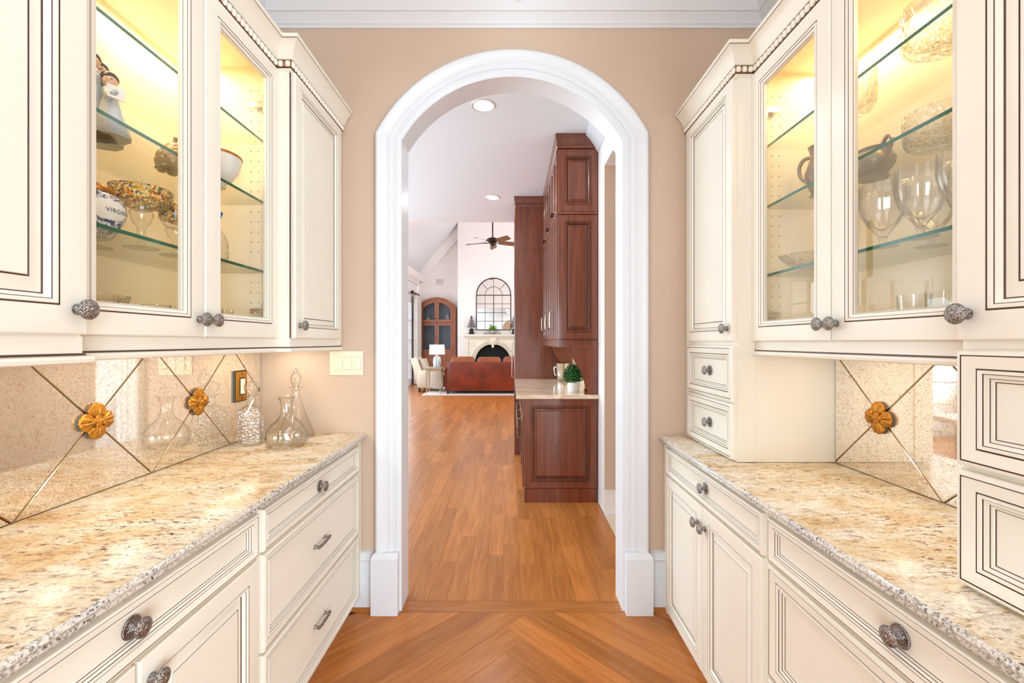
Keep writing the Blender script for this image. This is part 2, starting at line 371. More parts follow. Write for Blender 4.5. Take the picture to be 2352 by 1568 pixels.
# ------------------------------------------------------------------ the setting
D = 2.27; DR = 2.38; HW = .583; XL, XR = -1.315, 1.311; ZC = 3.18
# floor : sub-floor slab with real planks on it
floor = struct('floor', bx(-6, 6, -3.3, 16.5, -.06, -.012), OAK)
def plank(poly, ang, z=0.0):
    cx = sum(p[0] for p in poly)/len(poly); cy = sum(p[1] for p in poly)/len(poly); ca, sa = math.cos(-ang), math.sin(-ang)
    loc = [((x-cx)*ca-(y-cy)*sa, (x-cx)*sa+(y-cy)*ca) for x, y in poly]
    sh = [(x*(1-.0016/max(.05, abs(x)+1e-6)) if abs(x) > .05 else x, y*(1-.0012/max(.02, abs(y)))) for x, y in loc]
    mb = MB().prism(loc, lambda x, y: (x, y, -.012), lambda x, y: (x, y, z-.0012))
    n = len(loc); b = len(mb.v); mb.v += [(x, y, z) for x, y in sh]
    mb.f[1] = [b+i for i in reversed(range(n))]
    for i in range(n): mb.face([n+i, n+(i+1) % n, b+(i+1) % n, b+i])
    o = bpy.data.objects.new('plank', mb.mesh('plank', OAK, (0, 0, 0), 0)); C.objects.link(o); o.parent = floor
    o.location = (cx, cy, 0); o.rotation_euler = (0, 0, ang); return o
def clip(poly, a, b, c):                          # keep a*x+b*y<=c
    out = []
    for i in range(len(poly)):
        p, q = poly[i], poly[(i+1) % len(poly)]; dp, dq = a*p[0]+b*p[1]-c, a*q[0]+b*q[1]-c
        if dp <= 0: out.append(p)
        if (dp < 0 < dq) or (dq < 0 < dp): t = dp/(dp-dq); out.append((p[0]+(q[0]-p[0])*t, p[1]+(q[1]-p[1])*t))
    return out
w = .125; s2 = math.sqrt(2)
for n in range(0, 24):
    for side in (0, 1):
        p0, p1 = n*w, (n+1)*w
        if side == 0: pq = [(p0+w-2.6, p0), (p0+w, p0), (p0+w, p1), (p0+w-2.6, p1)]
        else: pq = [(p0, p0-2.6), (p1, p0-2.6), (p1, p0), (p0, p0)]
        poly = [((p-q)/s2-.03, (p+q)/s2-.35) for p, q in pq]
        for a, b, c in ((1, 0, .86), (-1, 0, .86), (0, 1, 2.238), (0, -1, .9)):
            if poly: poly = clip(poly, a, b, c)
        if len(poly) > 2:
            ar = abs(sum(poly[i][0]*poly[(i+1) % len(poly)][1]-poly[(i+1) % len(poly)][0]*poly[i][1] for i in range(len(poly))))/2
            if ar > .002: plank(poly, R(45) if side == 0 else R(-45))
plank([(-.70, 2.24), (.70, 2.24), (.70, 2.336), (-.70, 2.336)], 0)
rest = MB(); cnt = 0
x = -1.854
while x < .74:
    x1 = min(x+.1, .742); y = 2.338-random.random()*.0; first = True
    while y < 12.0:
        L = random.uniform(.45, 1.35)*(random.random()*.6+.4 if first else 1); first = False; y1 = min(y+L, 12.0)
        if x1 > -.262*y1-.12 and not (x > .14 and y > 3.9):
            if y < 9.3: plank([(x, y), (x1, y), (x1, y1), (x, y1)], R(90)); cnt += 1
            else: rest.box(x+.001, x1-.001, y+.001, y1-.001, -.012, 0)
        y = y1
    x = x1
# turn the joined far boards so that their grain runs along the room
o = part('plank_field', rest, wood('oak_floor_far', (S(164, 96, 44), S(184, 114, 55), S(200, 130, 70)), 'y', .27, .5, 0, spec=.35), floor, kind='stuff')
XD0 = 3.2
far = MB().box(-3.3, 4, 12.0, 15.3, -.012, 0).box(-4.5, -1.854, 2.38, 12, -.012, 0).box(-XD0, XD0, -3.1, -.9, -.012, 0)
part('plank_field', far, OAK, floor, kind='stuff')

# arched wall between pantry and kitchen
def arc_pts(half, zs, R_, zc, n=28):              # from left spring to right spring
    a0 = math.asin(min(1, half/R_)); return [(R_*math.sin(-a0+2*a0*i/n), zc+R_*math.cos(-a0+2*a0*i/n)) for i in range(n+1)]
sc_ = D/1000; ZCEN = CAM_H+(785-471)*sc_; RIN = 295*sc_; ROUT = 353*sc_
def arch(mb, y0, y1, x0, x1, ztop, half, Rr, zc):
    pts = arc_pts(half, 0, Rr, zc); zs = pts[0][1]
    mb.box(x0, -half, y0, y1, 0, ztop); mb.box(half, x1, y0, y1, 0, ztop)
    for (xa, za), (xb, zb) in zip(pts[:-1], pts[1:]):
        mb.prism([(xa, za), (xb, zb), (xb, ztop), (xa, ztop)], lambda x, z: (x, y0, z), lambda x, z: (x, y1, z))
mb = MB(); arch(mb, D, DR, -1.6, 1.6, ZC, HW, RIN, ZCEN); struct('wall_arch', mb, WALL, smooth=0)
mb = MB(); arch(mb, DR, DR+.006, -4.5, .746, ZC, HW, RIN, ZCEN); struct('wall_kitchen_front', mb, OFFW, smooth=0)
# casing: profile swept up one jamb, round the arch and down the other, plus the white jamb liner
mb = MB()
CAS = [(0.0, -.004), (0.0, .020), (.006, .024), (.016, .024), (.019, .019), (.026, .019), (.030, .026), (.050, .030), (.054, .024), (.060, .024), (.066, .030), (.082, .036), (.094, .045), (.108, .047), (.117, .040), (.117, -.004)]
rows = []
for off, pr in CAS:
    h = HW+off; pts = arc_pts(h, 0, RIN+off, ZCEN)
    rows.append([(-h, D-pr, .30)]+[(px, D-pr, pz) for px, pz in pts]+[(h, D-pr, .30)])
b = mb.grid(rows)
struct('trim_1', mb, WHITE, smooth=30)
mb = MB(); pts = [(-HW, 0)]+arc_pts(HW, 0, RIN, ZCEN)+[(HW, 0)]; pin = [(-HW+.012, 0)]+arc_pts(HW-.012, 0, RIN-.012, ZCEN)+[(HW-.012, 0)]
mb.grid([[(px, D-.02, pz) for px, pz in pin], [(px, DR+.02, pz) for px, pz in pin], [(px, DR+.02, pz) for px, pz in pts], [(px, D-.02, pz) for px, pz in pts]], close_v=True)
struct('trim_2', mb, WHITE, smooth=30)
for s in (-1, 1):                                 # plinth blocks
    mb = MB(); x0, x1 = s*(HW-.002), s*(HW+.135); xs = (min(x0, x1), max(x0, x1))
    def ring(e, yf, z): return [(xs[0]+(e if s < 0 else 0), yf, z), (xs[1]-(0 if s < 0 else e), yf, z), (xs[1]-(0 if s < 0 else e), DR-.02, z), (xs[0]+(e if s < 0 else 0), DR-.02, z)]
    b = mb.grid([ring(0, D-.062, 0), ring(0, D-.062, .285), ring(.006, D-.056, .300), ring(.016, D-.048, .312)], close_u=True); mb.face([b, b+1, b+2, b+3]); mb.face([b+12, b+13, b+14, b+15])
    struct('trim_3' if s < 0 else 'trim_4', mb, WHITE, smooth=0)
BASE = [(0, 0), (.018, 0), (.018, .235), (.014, .25), (.020, .262), (.016, .275), (.010, .290), (.012, .300), (0, .304)]
def baseboard(name, path, flip=1, prof=BASE, mat=WHITE):
    mb = MB(); sweep(mb, path, prof, flip); return struct(name, mb, mat, smooth=30)
baseboard('baseboard_left', [(-.86, D), (-.716, D)])
baseboard('baseboard_right', [(.716, D), (.87, D)])
mb = MB(); sweep(mb, [(-.85, D-.018), (-.72, D-.018)], [(0, 0), (.014, 0), (.013, .010), (.006, .017), (0, .018)]); struct('trim_5', mb, OAK)
mb = MB(); sweep(mb, [(.72, D-.018), (.80, D-.018)], [(0, 0), (.014, 0), (.013, .010), (.006, .017), (0, .018)]); struct('trim_6', mb, OAK)
# pantry shell, open behind the camera to an added unseen room widened for light
YO = .27; YB = -3.1; XD = 3.2
struct('wall_left', bx(XL-.12, XL, YO, D, 0, ZC), WALL)
struct('wall_right', bx(XR, XR+.12, YO, D, 0, ZC), WALL)
struct('wall_added_room_front_left', bx(-XD, XL-.12, YO, YO+.12, 0, ZC), WALL)
struct('wall_added_room_front_right', bx(XR+.12, XD, YO, YO+.12, 0, ZC), WALL)
struct('wall_added_room_left', bx(-XD-.1, -XD, YB, YO+.12, 0, ZC), WALL)
struct('wall_added_room_right', bx(XD, XD+.1, YB, YO+.12, 0, ZC), WALL)
struct('ceiling', bx(-XD-.1, XD+.1, YB-.1, DR, ZC, ZC+.08), CEIL)
CROWN = [(0, 3.02), (.010, 3.02), (.014, 3.032), (.020, 3.036), (.024, 3.050), (.050, 3.076), (.056, 3.076), (.060, 3.084), (.085, 3.118), (.115, 3.150), (.122, 3.165), (.122, 3.18), (0, 3.18)]
mb = MB(); sweep(mb, [(XL, YO), (XL, D), (XR, D), (XR, YO)], CROWN); struct('trim_7', mb, CEIL, smooth=30)

# ------------------------------------------------------------------ cabinet hardware (shared meshes, axis along +x)
def knob_mesh(plate):
    mb = MB()
    if plate:
        mb.lathe([(.0225, 0), (.0235, .0015), (.0235, .003), (.0215, .0045), (.019, .0038), (.0135, .0050), (.011, .0075), (.0075, .009), (.006, .013), (.0062, .019), (.011, .0215), (.0185, .0225), (.0205, .0245), (.0205, .027), (.0185, .0300), (.017, .0300), (.0160, .0312), (.010, .0335), (.006, .0330), (.0045, .0345), (.001, .0352)], seg=28, axis='x')
    else:
        mb.lathe([(.0105, 0), (.0115, .0015), (.0108, .0045), (.0075, .006), (.0062, .010), (.0062, .0165), (.010, .0185), (.0185, .0200), (.0205, .0225), (.0208, .0255), (.0185, .0290), (.0172, .0290), (.0160, .0305), (.010, .0335), (.006, .0330), (.0045, .0347), (.001, .0353)], seg=28, axis='x')
    return mb.mesh('knob', KNOBM, smooth=50)
KNOB, KNOBP = knob_mesh(False), knob_mesh(True)
mb = MB()
for q in (-1, 1): mb.lathe([(.0085, 0), (.0085, .002), (.0055, .005), (.0045, .012), (.006, .020)], (0, q*.046, 0), 12, axis='x')
mb.tube([(.020, -.056, 0), (.023, -.046, 0), (.0245, -.02, 0), (.0245, 0, 0), (.0245, .02, 0), (.023, .046, 0), (.020, .056, 0)], [.006, .0055, .0048, .0062, .0048, .0055, .006], 10)
for q in (-.03, -.008, .008, .03): mb.tube([(.0243, q-.002, 0), (.0243, q+.002, 0)], .0066, 10)
PULL = mb.mesh('pull_handle', KNOBM, smooth=50)
mb = MB()
mb.box(0, .055, -.009, .009, -.010, .010).box(-.004, .004, -.014, .014, -.032, .032)
for z in (-.022, .022): mb.lathe([(.011, -.001), (.011, .006)], (0, 0, z), 12, axis='x')
for q in (.018, .034): mb.lathe([(.004, .008), (.004, .0105)], (q, 0, 0), 8, axis='y')
HINGE = mb.mesh('hinge', SILV)

DRW = [(0, 0, 0), (0, .014, 0), (.003, .019, 0), (.012, .021, 0), (.0132, .0192, 1), (.0147, .0192, 1), (.0155, .021, 0), (.044, .0165, 0), (.0458, .0145, 1), (.0474, .0145, 1), (.0485, .018, 0), (.055, .018, 0), (.0562, .0146, 0), (.0578, .0130, 1), (.061, .012, 0), (.0655, .0112, 0), (.0666, .0098, 0), (.0680, .0084, 1), (.073, .0078, 0), (.0742, .0052, 0), (.0762, .0042, 1)]
DOOR = [(0, 0, 0), (0, .016, 0), (.003, .0195, 0), (.010, .0205, 0), (.056, .0205, 0), (.0572, .0182, 1), (.0588, .0182, 1), (.060, .0215, 0), (.066, .0215, 0), (.0672, .0178, 0), (.0686, .0166, 1), (.073, .0146, 0), (.0755, .0100, 0), (.0758, .0086, 0), (.0782, .0066, 1), (.083, .0078, 0), (.104, .014, 0), (.1054, .0122, 1), (.1070, .0122, 1), (.1080, .0150, 0)]
GDOOR = [(.078, 0, 0), (0, 0, 0), (0, .016, 0), (.003, .0195, 0), (.010, .0205, 0), (.054, .0205, 0), (.0554, .0182, 1), (.0569, .0182, 1), (.058, .0215, 0), (.064, .0215, 0), (.0650, .0186, 0), (.0662, .0176, 1), (.070, .0162, 0), (.0745, .0155, 0), (.0755, .0130, 0), (.0765, .0122, 1), (.078, .0110, 0), (.078, 0, 0)]
def mapper(s, xf):                                 # cabinet front at x = xf, aisle side outwards
    return lambda u, v, w: (xf-s*w, u, v)
def krot(s): return (0, 0, 0) if s < 0 else (0, 0, R(180))
def drawer(cab, s, xf, u0, u1, v0, v1, k, handle='knob', uh=None):
    P = mapper(s, xf); o = part('drawer', MB().panel(P, u0, u1, v0, v1, DRW, k), [PAINT, GLAZE], cab, 25)
    uh = uh or (u0+u1)/2; vh = (v0+v1)/2; hw = .004 if k > .3 else .0045
    inst('pull_handle' if handle == 'pull' else 'knob', PULL if handle == 'pull' else KNOBP, o, P(uh, vh, hw), krot(s)); return o
def door(cab, s, xf, u0, u1, v0, v1, kn, k=1.0):
    P = mapper(s, xf); o = part('door', MB().panel(P, u0, u1, v0, v1, DOOR, k), [PAINT, GLAZE], cab, 25)
    if kn: inst('knob', KNOB, o, P(kn[0], kn[1], .0205), krot(s))
    return o
def gdoor(cab, s, xf, u0, u1, v0, v1, kn, hinge_u):
    P = mapper(s, xf); o = part('door', MB().panel(P, u0, u1, v0, v1, GDOOR, 1, fill=None), [PAINT, GLAZE], cab, 25)
    i = .074; part('glass_pane', MB().panel(P, u0+i, u1-i, v0+i, v1-i, [(0, .004, 0), (0, .0065, 0), (.024, .0095, 0)], 1, 0, True), PANE, o, 0)
    inst('knob', KNOB, o, P(kn[0], kn[1], .0205), krot(s))
    for z in (v0+.105, v1-.155): inst('hinge', HINGE, o, (xf+s*.018, hinge_u, z), (0, 0, 0 if s > 0 else R(180)))
    return o

def carcass_solid(x0, x1, y0, y1, z0, z1): return bx(min(x0, x1), max(x0, x1), y0, y1, z0, z1)
# ------------------------------------------------------------------ upper cabinets, both sides
CFG = {-1: dict(back=XL, xc=.892, xb=.950, y=(.41, .900, 1.319, 1.745, 2.262), dz=0.0, side='left', drawers=False),
        1: dict(back=XR, xc=.912, xb=.985, y=(.39, .880, 1.320, 1.762, 2.262), dz=-.012, side='right', drawers=True)}
for s, c in CFG.items():
    ya, yb, ym, yc, yd = c['y']; dz = c['dz']; bk = abs(c['back'])-.002; xa = xc = c['xc']; xb = c['xb']; zb, zt = 1.405+dz, 2.475+dz
    tower = c['drawers']; zt2 = 2.49+dz
    L = 'by the left counter' if s < 0 else 'by the right counter'
    # A : near cabinet
    nm = 'cream wall cabinet with one panelled door, nearest to the camera above the gold switch counter' if s < 0 else 'cream tower cabinet nearest to the camera, panelled door over two drawers on right counter'
    nm = 'cream wall cabinet with solid door, nearest of the left row' if s < 0 else 'cream tower cabinet with two drawers, nearest of the right row'
    A = thing('wall_cabinet', (s*(bk+xa)/2, (ya+yb)/2, zb if not tower else .904), nm, 'cabinet')
    zlow = (zb-.03) if not tower else .904
    part('body', carcass_solid(s*xa, s*bk, ya, yb, zlow, zt2), PAINT, A)
    door(A, s, s*xa, ya+.004, yb-.004, zb, zt, (yb-.028, zb+.050) if s < 0 else (yb-.028, zb+.052))
    if tower:
        drawer(A, s, s*xa, ya+.004, yb-.004, 1.146, 1.374, .8); drawer(A, s, s*xa, ya+.004, yb-.004, .910, 1.136, .8)
    # B : glass fronted display cabinet
    B = thing('display_cabinet', (s*(bk+xb)/2, (yb+yc)/2, zb), 'cream lit display cabinet, two glass doors, '+('holding figurines and a blue jar on the left' if s < 0 else 'holding crystal and pewter on the right'), 'cabinet')
    mb = MB(); t = .018; xs = lambda a, b_: (min(s*a, s*b_), max(s*a, s*b_))
    mb.box(*xs(xb, bk), yb, yb+t, zb-.02, zt2, mi=0).box(*xs(xb, bk), yc-t, yc, zb-.02, zt2, mi=0)
    mb.box(*xs(bk-.008, bk), yb+t, yc-t, zb-.02, zt2, mi=0).box(*xs(xb, bk-.008), yb+t, yc-t, zt, zt2, mi=0).box(*xs(xb, bk-.008), yb+t, yc-t, zb-.02, zb+.006, mi=0)
    mb.box(*xs(xb, xb+.018), yb+t, yb+.03, zb+.006, zt).box(*xs(xb, xb+.018), yc-.03, yc-t, zb+.006, zt)
    part('body', mb, INNER, B, 0)
    part('centre_stile', bx(*xs(xb+.002, xb+.02), ym-.014, ym+.014, zb+.006, zt), PAINT, B)
    mb = MB()
    for k in range(24):
        zz = zb+.10+k*.04
        if k % 6 == 5: continue
        for q in (.055, .085): mb.lathe([(.0025, 0), (.0025, .0012)], (s*(xb+q), yc-t-.0012, zz), 6, axis='y')
    part('pin_holes', mb, DOT, B, 0, kind='stuff')
    gdoor(B, s, s*xb, yb+.004, ym-.003, zb, zt, (ym-.026, zb+.052), yb+.035)
    gdoor(B, s, s*xb, ym+.003, yc-.004, zb, zt, (ym+.026, zb+.052), yc-.035)
    for z in (1.671, 1.942, 2.181):
        mb = MB().box(*xs(xb+.028, bk-.012), yb+t+.002, yc-t-.002, z-.010+dz, z+dz)
        mi = [0]*6; mi[5 if s < 0 else 4] = 1; mb.mi = mi
        part('glass_shelf', mb, [SHELFG, SHELFE], B, 0)
        for (q, yy) in ((.07, yc-t-.006), (bk-xb-.07, yc-t-.006)):
            pass
    # C : narrow far cabinet
    Cc = thing('wall_cabinet', (s*(bk+xc)/2, (yc+yd)/2, zlow), 'narrow cream wall cabinet with solid door, beside the '+('three-switch plate and archway' if s < 0 else 'archway, over two drawers on right counter'), 'cabinet')
    if tower: Cc.name = 'tower_cabinet'; A.name = 'tower_cabinet'
    part('body', carcass_solid(s*xc, s*bk, yc, yd, zlow, zt2), PAINT, Cc)
    part('filler_strip', bx(*sorted((s*(xc-.006), s*(xc+.03))), yd-.030, yd, zlow+.001, zt2-.001), PAINT, Cc)
    mb = MB().box(*sorted((s*(xc+.004), s*(xb-.004))), yc-.004, yc+.01, zlow+.001, zt+.002)
    part('pilaster', mb, PAINT, Cc)
    dd = yc+.006, yd-.036
    if s < 0: part('bead_strip', bx(*sorted((s*(xc-.003), s*xc)), yc, yc+.006, zb, zt), GLAZE, Cc)
    door(Cc, s, s*xc, dd[0]+.003, dd[1], zb, zt, (dd[0]+.036, zb+.052), .8)
    if tower:
        drawer(Cc, s, s*xc, dd[0]+.003, dd[1], 1.146, 1.374, .8); drawer(Cc, s, s*xc, dd[0]+.003, dd[1], .910, 1.136, .8)
    # light rails
    RAIL = [(0, 0), (.002, 0), (.002, -.034), (.006, -.036), (.006, -.0385), (.014, -.041), (.016, -.046), (.014, -.053), (.008, -.056), (-.012, -.056), (-.012, 0)]
    rm = [0, 0, 1, 1, 0, 0, 0, 0, 0, 0]
    def rail(obj_, path, zz):
        mb = MB(); sweep(mb, path, [(a, zz+h) for a, h in RAIL], 1 if s < 0 else -1, rm); part('light_rail', mb, [PAINT, GLAZE], obj_, 30)
    if s < 0:
        rail(A, [(-xa, ya), (-xa, yb), (-xb-.02, yb)], zb-.004)
        rail(B, [(-xb, yb+.016), (-xb, yc-.002)], zb-.001)
        rail(Cc, [(-xb-.0, yc), (-xc, yc), (-xc, yd)], zb-.001)
    else: rail(B, [(xb, yb+.01), (xb, yc-.006)], zb-.001)
    # crown with egg-and-dart moulding: one run stepping over the three cabinets
    Z = 2.47+dz
    CR = [(-.004, 0), (.006, 0), (.008, .004), (.012, .005), (.012, .009), (.0135, .0105), (.0135, .0118), (.015, .013), (.015, .036), (.0165, .037), (.0165, .0395), (.021, .041), (.026, .050), (.032, .066), (.042, .083), (.054, .095), (.060, .098), (.060, .1005), (.063, .102), (.063, .114), (-.004, .114)]
    cm = [0, 0, 0, 0, 1, 1, 1, 2, 1, 1, 0, 0, 0, 0, 0, 0, 1, 0, 0, 0]
    path = [(s*xa, ya), (s*xa, yb), (s*xb, yb), (s*xb, yc), (s*xc, yc), (s*xc, yd)]
    K = thing('crown_moulding', (s*xb, ym, Z), 'cream stepped crown moulding with egg-and-dart band along tops of '+c['side']+' wall cabinets', 'moulding')
    mb = MB(); sweep(mb, path, [(a, Z+h) for a, h in CR], 1 if s < 0 else -1, cm); cp = part('crown', mb, [PAINT, GLAZE, plain('moulding_ground', S(150, 104, 72), .5)], K, 30)
    eg = MB(); rows = []
    for i in range(7):
        t_ = i/6; zz = .0235*(t_)-.0118; wd = .0098*math.sin(math.pi*min(1, .12+.80*t_))**.55 if t_ < 1 else .0098
        wd *= (1 if t_ > 0 else .35)
        rows.append([(math.sin(math.pi*j/6)*.0085*(1 if 0 < i < 6 else .4), -math.cos(math.pi*j/6)*wd, zz) for j in range(7)])
    eg.grid(rows); EGG = eg.mesh('egg_bead', PAINT, smooth=60)
    op = offset_path(path, (.015 if s < 0 else -.015))
    for a, b_ in zip(op[:-1], op[1:]):
        ln = (b_-a).length; n = max(1, round(ln/.0235)); t_ = (b_-a).normalized(); nrm = Vector((t_.y, -t_.x))*(1 if s < 0 else -1)
        for k in range(n):
            q = a+t_*(ln*(k+.5)/n)
            if q.y < .62: continue
            inst('egg_bead', EGG, cp, (q.x, q.y, Z+.0245), (0, 0, math.atan2(nrm.y, nrm.x)))

# ------------------------------------------------------------------ base cabinets and counters
def base_cab(s, xf, y0, y1, z0, zt, label):
    bk = abs(XL if s < 0 else XR)-.002
    o = thing('base_cabinet', (s*(xf+bk)/2, (y0+y1)/2, 0), label, 'cabinet')
    part('body', bx(*sorted((s*xf, s*bk)), y0, y1, z0, zt), PAINT, o)
    if z0 > .05: part('toe_kick', bx(*sorted((s*(xf+.055), s*bk)), y0, y1, 0, z0), PAINT, o)
    return o
FL, FR = .792, .800
# left, far : three drawers
b1 = base_cab(-1, FL, 1.345, 2.262, .09, .874, 'cream base cabinet with three drawers, beside the archway under the left counter')
part('end_filler', bx(-FL, -FL+.008, 2.215, 2.262, .09, .873), PAINT, b1)
drawer(b1, -1, -FL, 1.357, 2.207, .735, .866, .52); drawer(b1, -1, -FL, 1.357, 2.207, .420, .725, .62, 'pull'); drawer(b1, -1, -FL, 1.357, 2.207, .098, .410, .62, 'pull')
# left, near : drawer above two doors
b2 = base_cab(-1, FL, .42, 1.340, .09, .874, 'cream base cabinet with one wide drawer over doors, nearest under the left counter')
drawer(b2, -1, -FL, .47, 1.330, .735, .866, .52)
door(b2, -1, -FL, .905, 1.330, .098, .725, (.93, .672), .9); door(b2, -1, -FL, .47, .895, .098, .725, None, .9)
# right, far : drawer above two doors
b3 = base_cab(1, FR, 1.350, 2.262, 0, .862, 'cream base cabinet with small doors below one drawer, beside the archway under the right counter')
part('end_filler', bx(FR-.008, FR, 2.225, 2.262, .001, .861), PAINT, b3)
drawer(b3, 1, FR, 1.362, 2.217, .722, .854, .52)
door(b3, 1, FR, 1.795, 2.217, .03, .712, (1.823, .635), .8); door(b3, 1, FR, 1.362, 1.785, .03, .712, (1.757, .635), .9)
# right, near : three drawers
b4 = base_cab(1, FR, .42, 1.345, 0, .862, 'cream base cabinet with stacked drawers, nearest under the right counter')
drawer(b4, 1, FR, .45, 1.332, .722, .854, .52); drawer(b4, 1, FR, .45, 1.332, .372, .712, .85, 'pull'); drawer(b4, 1, FR, .45, 1.332, .03, .362, .85, 'pull')
for s, zt, xf, lab in ((-1, .914, FL, 'long speckled granite countertop with glass decanters on it'), (1, .902, FR, 'speckled granite countertop with cream tower cabinets standing on it')):
    bk = abs(XL if s < 0 else XR)-.001
    EDG = [(bk, zt-.040), (xf-.012, zt-.040), (xf-.022, zt-.036), (xf-.025, zt-.030), (xf-.022, zt-.025), (xf-.026, zt-.021), (xf-.034, zt-.016), (xf-.038, zt-.010), (xf-.036, zt-.004), (xf-.030, zt), (bk, zt)]
    mb = MB(); mb.prism([(s*a, z) for a, z in EDG], lambda x, z: (x, .30, z), lambda x, z: (x, D-.002, z))
    mb.mi = [1, 1]+[1]*9+[0, 1]; mb.mi = mb.mi[:len(mb.f)]
    part('countertop', mb, [GRANITE, GREDGE], smooth=50, label=lab, cat='countertop', loc=(s*1.05, 1.3, zt-.04))

# ------------------------------------------------------------------ antique mirror backsplashes: diamond panes with bevelled joints
def backsplash(s, xw, zb, zt, zm, ym, half, y_lo, y_hi, label):
    t = thing('mirror_backsplash', (xw, (y_lo+y_hi)/2, zb), label, 'mirror')
    hh = zm-zb; polys = []
    for k in range(-4, 5):
        yc = ym+k*2*half                                  # rosette positions at yc; diamonds centred at yc+half
        polys += [[(yc, zm), (yc+half, zm-hh), (yc+2*half, zm), (yc+half, zm+hh)], [(yc-half, zm-hh), (yc+half, zm-hh), (yc, zm)], [(yc-half, zm+hh), (yc, zm), (yc+half, zm+hh)]]
    for poly in polys:
        for a, b, c in ((1, 0, y_hi), (-1, 0, -y_lo), (0, 1, zt), (0, -1, -zb)):
            if poly: poly = clip(poly, a, b, c)
        if len(poly) < 3: continue
        cy = sum(p[0] for p in poly)/len(poly); cz = sum(p[1] for p in poly)/len(poly)
        def shrink(d):
            n = len(poly); area_ = sum(poly[i][0]*poly[(i+1) % n][1]-poly[(i+1) % n][0]*poly[i][1] for i in range(n)); sg = 1 if area_ > 0 else -1
            pts = poly if sg > 0 else poly[::-1]; out = []
            for i in range(n):
                p0, p1, p2 = Vector(pts[i-1]), Vector(pts[i]), Vector(pts[(i+1) % n])
                e1, e2 = (p1-p0).normalized(), (p2-p1).normalized(); n1, n2 = Vector((-e1.y, e1.x)), Vector((-e2.y, e2.x))
                bb = n1+n2
                if bb.length < 1e-4: out.append(p1); continue
                bb.normalize(); out.append(p1+bb*(d/max(.25, bb.dot(n1))))
            return out
        ar = abs(sum(poly[i][0]*poly[(i+1) % len(poly)][1]-poly[(i+1) % len(poly)][0]*poly[i][1] for i in range(len(poly))))/2
        if ar < .0015: continue
        mb = MB(); x0, x1, x2 = xw-s*.0015, xw-s*.003, xw-s*.0062
        r0, r1, r2 = shrink(.0006), shrink(.0008), shrink(.0031)
        b = mb.grid([[(x0, y, z) for y, z in r0], [(x1, y, z) for y, z in r1], [(x2, y, z) for y, z in r2]], [1, 1], close_u=True)
        n = len(poly); mb.face([b+2*n+i for i in range(n)])
        part('mirror_pane', mb, [AMIRROR, plain('bevelled_mirror_edge', S(206, 190, 168), .15, 1) if 'bevelled_mirror_edge' not in bpy.data.materials else bpy.data.materials['bevelled_mirror_edge']], t, 0)
    part('backing', bx(*sorted((xw, xw-s*.0014)), y_lo, y_hi, zb, zt), plain('mirror_joint', S(92, 66, 44), .5) if 'mirror_joint' not in bpy.data.materials else bpy.data.materials['mirror_joint'], t)
    return t
backsplash(-1, XL+.001, .914, 1.372, 1.143, 1.361, .2215, .45, D-.004, 'antiqued mirror backsplash of diamond panes behind the decanters')
backsplash(1, XR-.001, .902, 1.36, 1.125, 1.539, .2225, .885, 1.757, 'antiqued mirror backsplash of diamond panes between the cream tower cabinets')

def rosette_mesh():
    mb = MB(); rows = []; NA, NR = 96, 22
    for i in range(NR+1):
        row = []; q = i/NR
        for k in range(NA):
            a = 2*math.pi*k/NA; c4 = abs(math.cos(2*a)); n8 = abs(math.sin(2*a)); a4 = (a+math.pi/4) % (math.pi/2)-math.pi/4   # angle from the leaf's own axis
            lobe = .0405+.0165*c4**.8+.0016*math.cos(28*a)*c4-(.004 if n8 > .985 else 0)
            r = lobe*q
            vein = abs(math.cos(a4*9+q*2.0*abs(a4)))
            h = .0075+.0075*math.sin(math.pi*min(1, .15+.80*q))*(.25+.75*c4**.6)-.0030*vein**3*min(1, q*2)*(1 if q < .97 else .3)-.0025*(1-min(1, abs(a4)*14))*min(1, q*1.5)
            if abs(q-.50) < .09 and n8 > .93: h -= .0085
            if q < .34: h = .0125+.0030*abs(math.cos(3*a))*math.sin(math.pi*min(1, q/.34))
            if q < .13: h = .0165+.0025*math.cos(q/.13*math.pi/2)
            if .34 <= q < .40: h -= .0030
            if i == NR: h = .003
            row.append((h, r*math.cos(a), r*math.sin(a)))
        rows.append(row)
    rows.append([(0, y*.97, z*.97) for _, y, z in rows[-1]])
    mb.grid(rows, close_u=True); return mb.mesh('rosette', GOLD, smooth=60)
ROS = rosette_mesh()
ROSB = MB().lathe([(.047, 0), (.047, .006)], seg=4, axis='x').mesh('backplate', BLACK, smooth=0)
for s, y, z, lab in ((-1, 1.361, 1.143, 'larger gilt leaf rosette on the left mirror, nearest to the camera'), (-1, 1.804, 1.143, 'gilt leaf rosette on the mirror between decanters and the larger rosette'), (1, 1.539, 1.122, 'gilt leaf rosette on the mirror beside the cream tower side panel')):
    t = thing('rosette', ((XL+.0075) if s < 0 else (XR-.0075), y, z), lab, 'ornament')
    inst('leaf_ornament', ROS, t, tuple(Vector(t.location)+Vector((-s*.006, 0, 0))), krot(s)); inst('backplate', ROSB, t, t.location, krot(s), label='dark backplate')

